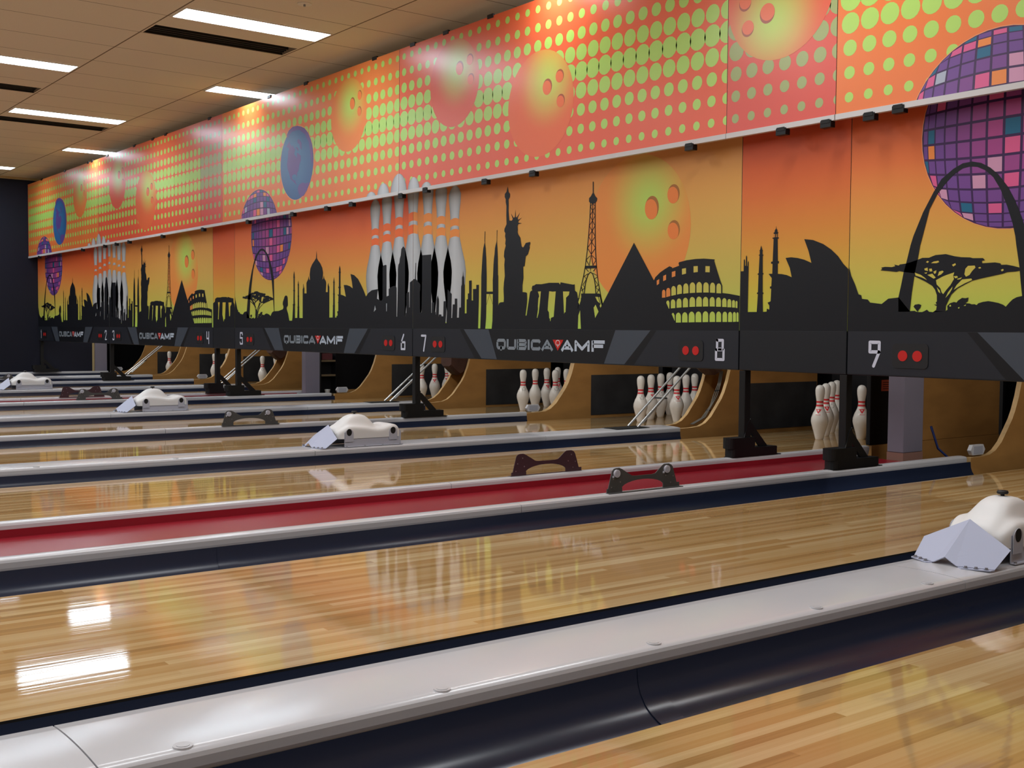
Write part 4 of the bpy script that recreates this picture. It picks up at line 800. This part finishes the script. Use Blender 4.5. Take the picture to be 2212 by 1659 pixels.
CAM = (5.0713, -4.8201, .7417)
proto = {}
for l, ks in SETS.items():
    for k in ks:
        x = LX[l]+OFF[k][0]+SH[l][0]; y = 1.7099+OFF[k][1]+SH[l][1]
        face = math.atan2(CAM[1]-y, CAM[0]-x)
        if (l, k) in REDS: red, rot = True, REDS[(l, k)]
        elif (l, k) in INKS: red, rot = False, INKS[(l, k)]
        else: red, rot = (l+k) % 2 == 0, 2.4
        if red not in proto: proto[red] = make_pin(red, 0); p = proto[red]
        else: p = copy_tree(proto[red])
        p.location = (x, y, 0); p.rotation_euler = (0, 0, face+rot)
        tag(p, 'bowling pin, '+POSN[k]+RACK[l], 'bowling pin', 'standing bowling pins')

# small white sensor boxes on the plate noses
def sensor(x, y, z, label):
    t = tag(empty('sensor_box', (x, y, z)), label, 'sensor box', 'small white sensor boxes')
    m = MB(); m.prism([(-.075, .03), (-.055, .002), (.055, .002), (.075, .03), (.055, .06), (-.055, .06)], 'x', -.012, .012, 'sensor_white'); m.build('housing', t, bevel=.002)
    m = MB(); m.box((.012, -.045, .01), (.0135, .045, .052), 'hood_grey'); m.build('face_plate', t)
    m = MB(); m.box((-.008, -.04, 0), (.008, .04, .004), 'black_steel'); m.build('foot', t)
sensor(1.49, 1.2, .0565, 'small white box at the foot of the plate by the right picture edge')
sensor(-2.59, 1.2, .0565, 'small white box beside the front pin under the big logo')
sensor(-5.968, 1.215, .0565, 'small white box under the number 6, left of the curved plate')
sensor(-9.965, 1.25, .0565, 'small white box left of the far black post pair')
sensor(-13.31, 1.2, .0565, 'small white box right of the black post between 2 and 3')

# slanted double rails rising behind the panels
def rails(x, label):
    t = tag(empty('ball_rail', (x, .78, .0615)), label, 'ball rail', 'slanted steel ball rails')
    for s in (-1, 1):
        m = MB(); m.tube([(s*.05, 0, .004), (s*.05, .62, .5)], .0085, 'tube_steel', 10); m.build('rail', t)
    m = MB(); m.tube([(.028, .07, .03), (.028, .27, .195)], .007, 'tube_steel', 8); m.build('inner_rail', t)
    m = MB(); m.box((-.056, .25, .196), (.056, .285, .206), 'bracket_steel'); m.build('cross_plate', t)
    m = MB(); m.box((-.075, -.22, .0002), (.075, .1, .0022), 'dark_hole'); m.build('slot', t)
for a, b, lb in ((7, 8, 'pair of slanted steel rails crossing the rack under number 8'), (5, 6, 'pair of slanted steel rails left of the rack by the post between 6 and 7'),
                 (3, 4, 'pair of slanted steel rails between the far posts, under number 5'), (1, 2, 'farthest pair of slanted steel rails under the panel with number 3')):
    rails(mid(a, b), lb)
# leather flaps of the ball lifts
for a, b, z0, lb in ((7, 8, .42, 'brown leather flap just below the bar at number 8'), (5, 6, .3, 'dark brown leather flap hanging over the rack right of the post'), (3, 4, .35, 'far brown leather flap hanging left of the grey pillar')):
    m = MB(); n = 9
    rows = []
    for k in range(n+1):
        f_ = k/n; y = -.125+.25*f_; zz = z0+(.16)*abs(f_-.45)**1.3*1.6
        rows.append([(-.09, y, zz+.02), (-.05, y, zz), (.05, y, zz), (.09, y, zz+.02), (.09, y, .6), (-.09, y, .6)])
    m.grid(rows, 'leather', False, True); m.face(rows[0], 'leather'); m.face(rows[-1][::-1], 'leather')
    tag(m.build('leather_flap', loc=(mid(a, b), 1.575, 0)), lb, 'leather flap', 'brown leather flaps of the ball lifts')
m = MB()
for k in range(3):
    d = .012*(k-1)
    m.tube([(d, 0, .06), (d*1.4, .12, .1+.004*k), (d*.5, .2, .19), (d*1.6, .25, .27), (d, .29, .36), (d, .31, .45)], .0045, 'cord_grey', 8)
for y, z in ((.17, .155), (.262, .3)): m.tube([(-.02, y, z), (.02, y+.004, z+.004)], .006, 'black_steel', 8)
tag(m.build('cable_bundle', loc=(mid(7, 8)+.02, 1.36, 0)), 'grey cables tied between the two curved plates under number 8', 'cable')

# pillars, shelf and cup
def pillar(x0, x1, y0, y1, label, bare=False):
    t = tag(empty('pillar', ((x0+x1)/2, (y0+y1)/2, 0)), label, 'pillar')
    hx, hy = (x1-x0)/2, (y1-y0)/2
    m = MB(); m.box((-hx, -hy, .05 if bare else -.149), (hx, hy, 2.999), 'post_paint'); m.build('shaft', t, bevel=.004)
    if bare:
        m = MB(); m.box((-hx-.001, -hy-.001, -.149), (hx+.001, hy+.001, .049), 'post_bare'); m.build('bare_foot', t)
pillar(1.054, 1.161, .985, 1.18, 'grey pillar behind the near black post, left of the dark gap at right', True)
pillar(-6.464, -6.374, .985, 1.16, 'far grey pillar under the mirror-ball panel, right of the plywood plates')
pillar(-13.52, -13.345, .85, 1.04, 'farthest grey pillar at the end of the navy wall')
m = MB(); m.box((XWALL-.06, .808, -.149), (XWALL+.004, .842, 2.99), 'trim_wood'); o = m.build('trim_3'); struct(o)
t = tag(empty('shelf_unit', (-6.5, 1.31, 0)), 'dark open shelf right of the far grey pillar', 'shelf')
m = MB(); m.box((-.06, .09, .0), (.05, .1, .5), 'curtain_black'); m.box((-.06, -.1, .0), (.05, -.09, .5), 'curtain_black'); m.box((-.068, -.1, .0), (-.06, .1, .5), 'curtain_black'); m.build('carcass', t)
m = MB(); m.box((-.058, -.088, .215), (.05, .088, .235), 'shelf_wood'); m.build('shelf_board', t)
m = MB(); m.box((-.058, -.088, .0), (.05, .088, .02), 'shelf_wood'); m.build('bottom_board', t)
m = MB(); m.box((-.05, -.07, 0), (.03, .06, .07), 'maroon_box'); tag(m.build('small_box', loc=(-6.5, 1.31, .4), bevel=.003), 'dim maroon box at the top of the dark open shelf', 'box')
t.children[0]  # carcass keeps the box shelf
m = MB(); m.box((-.058, -.088, .378), (.05, .088, .398), 'shelf_wood'); m.build('top_board', t)
m = MB(); m.lathe([(0, .024), (.006, .026), (.042, .032), (.045, .033), (.045, .03), (.008, .024)], 'cup_white', 20)
tag(m.build('cup', loc=(-6.478, 1.31, .0205), fix=False), 'small white cup at the bottom of the dark open shelf', 'cup')
m = MB(); m.tube([(0, 0, -.1), (-.02, -.04, 0), (-.07, -.1, .07), (-.1, -.13, .2)], .007, 'cord_blue', 8)
tag(m.build('blue_hose', loc=(1.3, 1.33, .0)), 'thin blue hose curving down beside the near grey pillar', 'hose')

# ------------------------------------------------------------------ hoods, plow plates, brackets on the caps
def hood(x, label):
    t = tag(empty('machine_hood', (x, -1.4, .059)), label, 'machine hood', 'white hoods on the wide caps')
    m = MB()
    for s in (-1, 1):
        m.box((s*.0985-.0015, -.192, .003), (s*.0985+.0015, .19, .085), 'hood_grey'); m.box((min(s*.098, s*.115), -.192, .0), (max(s*.098, s*.115), .196, .003), 'hood_grey')
    m.box((-.097, .186, .003), (.097, .19, .08), 'hood_grey')
    m.build('base_bracket', t)
    for s in (-1, 1):
        for y in (-.18, -.06, .06, .18):
            m = MB(); m.disc((s*.1075, y, .003), 'z', .005, .003, 'screw', 10); m.build('screw', t)
    S_ = [(-.232, .085, .07, .07), (-.226, .098, .085, .085), (-.21, .112, .098, .094), (-.19, .122, .108, .1), (-.165, .14, .122, .1025), (-.14, .162, .1225, .1035), (-.115, .177, .121, .1035), (-.09, .1835, .119, .1035), (-.06, .184, .116, .1035), (-.03, .18, .111, .1035), (-.005, .168, .105, .1035), (.015, .145, .102, .1035), (.035, .122, .101, .1035), (.06, .113, .102, .1035), (.09, .115, .108, .1035), (.115, .124, .119, .1035), (.14, .1245, .1225, .1035), (.16, .118, .116, .103), (.175, .105, .104, .101), (.186, .08, .08, .098)]
    rows = []
    for y, hc, hs, w in S_:
        zb_ = .047; cw = .052 if hc-hs > .012 else .07
        pr = [(0, hc), (cw*.55, hc), (cw*.9, hc-(hc-hs)*.12), (cw*1.12, hc-(hc-hs)*.5), (cw*1.3, hs+(hc-hs)*.1), (w*.86, hs), (w*.97, hs-.006), (w, hs-.018), (w, (hs+zb_)/2), (w, zb_)]
        r = [(-a, y, b) for a, b in pr[::-1]]+[(a, y, b) for a, b in pr[1:]]
        rows.append(r)
    m = MB(); m.grid(rows, 'hood_white'); m.face(rows[0], 'hood_white'); m.face(rows[-1][::-1], 'hood_white')
    o = m.build('shell', t)
    md = o.modifiers.new('sub', 'SUBSURF'); md.levels = 1; md.render_levels = 1
    for s in (-1, 1):
        for y in (-.163, .133):
            m = MB(); a = .0275
            pts = [(y-a, .03), (y-a, .075)]+[(y-a*math.cos(PI*k/8), .075+a*1.1*math.sin(PI*k/8)) for k in range(1, 8)]+[(y+a, .075), (y+a, .03)]
            m.prism(pts, 'x', s*.1042, s*.1058, 'hood_grey'); m.build('port_plate', t)
            m = MB(); pts = [(y-.001+.017*math.cos(2*PI*k/18), .085+.0205*math.sin(2*PI*k/18)) for k in range(18)]; m.prism(pts, 'x', s*.1058, s*.1066, 'dark_hole'); m.build('port_hole', t)
    m = MB(); m.lathe([(0, .006), (.008, .006), (.0085, .016), (.014, .0175), (.019, .015), (.02, .004)], 'knob_black', 18, (0, -.072, .181)); m.build('knob', t, fix=False)
    return t
def plow(x, label):
    """bent deflector plate: ridge from the low front to the high back"""
    t = tag(empty('deflector_plate', (x, -1.76, .059)), label, 'deflector plate', 'bent deflector plates before the hoods')
    th = .003
    F = (0, -.012, .026); T = (0, .118, .126)
    for s in (1, -1):
        pts = [F, T, (s*.142, .1, .055), (s*.132, .034, .004), (s*.042, -.01, .004), (s*.036, -.012, .006)]
        nrm = Vector((s*.55, -.62, .56)).normalized()*th
        m = MB(); n = len(pts); B_ = [tuple(Vector(p)-nrm) for p in pts]
        m.face(pts, 'plow_blue'); m.face(B_[::-1], 'plow_blue')
        for i in range(n): m.face([pts[i], pts[(i+1) % n], B_[(i+1) % n], B_[i]], 'plow_blue')
        m.build('plate_wing', t)
        m = MB(); a, b = Vector((s*.042, -.01, .002)), Vector((s*.132, .034, .002)); d = Vector((s*.44, -.9, 0)).normalized()*.016
        q = [a, b, b+d-(b-a)*.1, a+d+(b-a)*.1]
        m.prism([(p.x, p.y) for p in q], 'z', 0, .003, 'plow_blue'); m.build('foot_flange', t)
        for f_ in (.22, .5, .78):
            p = a+(b-a)*f_+d*.5; m = MB(); m.disc((p.x, p.y, .003), 'z', .0045, .006, 'screw', 8); m.disc((p.x, p.y, .003), 'z', .007, .002, 'screw', 8); m.build('bolt', t)
HOODS = [(9, 10, 'white moulded hood cut by the right picture edge on the big near cap', 'bluish bent plate before the hood at the right edge'), (7, 8, 'white moulded hood in the middle of the picture with a black knob', 'bluish bent plate left of the middle white hood'),
         (5, 6, 'third white moulded hood from the right, left of centre', 'bluish bent plate right of the far steel brackets'), (3, 4, 'smallest white moulded hood near the left picture edge', 'bluish bent plate cut by the left picture edge')]
for a, b, l1, l2 in HOODS:
    hood(mid(a, b), l1); plow(mid(a, b)-.005, l2)

def bow(x, label, knobs, dark=False, flip=1):
    t = tag(empty('bow_tie_bracket', (x, -1.375, .056)), label, 'bracket', 'steel bow-tie shaped brackets')
    mt = 'bracket_dark' if dark else 'bracket_steel'
    up = [(-.21, .012), (-.187, .094), (-.178, .103), (-.165, .106), (-.145, .106), (-.13, .1), (-.072, .068), (-.05, .066), (.05, .066), (.068, .069), (.108, .1), (.12, .106), (.15, .106), (.165, .1), (.174, .09), (.198, .022)]
    arch = [(.115, .016)]+[(.125*math.cos(PI*k/12)-.008, .014+.035*math.sin(PI*k/12)) for k in range(1, 12)]+[(-.13, .016)]
    m = MB(); m.prism(up+[(.198, .016)]+arch+[(-.21, .006)], 'x', -.0015, .0015, mt); m.build('plate', t)
    m = MB(); m.box((-.002, -.22, .0), (.022 if flip > 0 else .0015, .22, .003), mt)
    if flip < 0: m.box((-.022, -.22, .0), (-.0015, .22, .003), mt)
    m.box((-.002, -.215, .003), (.0018, -.128, .02), mt); m.box((-.002, .115, .003), (.0018, .215, .02), mt); m.build('flange', t)
    for y, z in ((-.15, .085), (-.18, .06), (-.14, .045), (.15, .085), (.13, .055), (.175, .05), (-.19, .025), (.16, .022)):
        m = MB(); m.disc((.0016, y, z), 'x', .0035, .0012, 'screw', 8); m.build('rivet', t)
    if knobs:
        for y in (-.163, .134):
            m = MB(); m.disc((.0016, y, .083), 'x', .0165, .008, 'knob_white', 20); m.disc((.0096, y, .083), 'x', .0125, .0015, 'hood_grey', 20); m.box((.0016, y-.022, .066), (.005, y-.014, .074), 'knob_white'); m.build('knob', t)
bow(.803, 'dark bow-tie bracket on the far rail of the wide red trough', False, True, -1)
bow(1.472, 'steel bow-tie bracket with two white knobs on the near rail of the red trough', True)
bow(-2.582, 'single steel bow-tie bracket with white knobs in the middle distance', True)
bow(-6.53, 'dark bow-tie bracket, rear one of the far pair', False, True, -1)
bow(-5.99, 'steel bow-tie bracket with white knobs, front one of the far pair', True)
bow(-9.966, 'steel bow-tie bracket end at the left picture edge beside the small hood', True)

# ------------------------------------------------------------------ light over the pin decks (tubes behind the panels)
for a, b in ((1, 2), (3, 4), (5, 6), (7, 8), (9, 10)):
    lamp('pin_lamp', mid(a, b), .35, 1.3, 2.8, .12, 9, (math.radians(38), 0, 0), (1, .97, .92))

# ------------------------------------------------------------------ world, camera, view
w = bpy.data.worlds.new('world'); SC.world = w; w.use_nodes = True
w.node_tree.nodes['Background'].inputs[0].default_value = (.5, .5, .55, 1); w.node_tree.nodes['Background'].inputs[1].default_value = .02
yaw, pit, rol, fpx = .9230015647, .0463982142, .0075970170, 2476.3024
cy, sy, cp, sp, cr, sr = math.cos(yaw), math.sin(yaw), math.cos(pit), math.sin(pit), math.cos(rol), math.sin(rol)
R0 = Vector((cy, sy, 0)); F0 = Vector((-sy*cp, cy*cp, -sp)); U0 = Vector((-sy*sp, cy*sp, cp))
Rv = R0*cr+U0*sr; Uv = -R0*sr+U0*cr
cd = bpy.data.cameras.new('camera'); cam = bpy.data.objects.new('camera', cd); COL.objects.link(cam)
M = Matrix((Rv, Uv, -F0)).transposed().to_4x4(); M.translation = Vector(CAM); cam.matrix_world = M
cd.sensor_fit = 'HORIZONTAL'; cd.sensor_width = 36; cd.lens = fpx/2212*36; cd.clip_start = .05; cd.clip_end = 100
SC.camera = cam
SC.view_settings.view_transform = 'Standard'; SC.view_settings.look = 'None'; SC.view_settings.gamma = 1; SC.view_settings.use_curve_mapping = False
SC.view_settings.exposure = .68
SC.cycles.use_denoising = True
SC.cycles.max_bounces = 10; SC.cycles.diffuse_bounces = 5; SC.cycles.glossy_bounces = 5
SC.cycles.caustics_reflective = True
SC.cycles.sample_clamp_indirect = 6
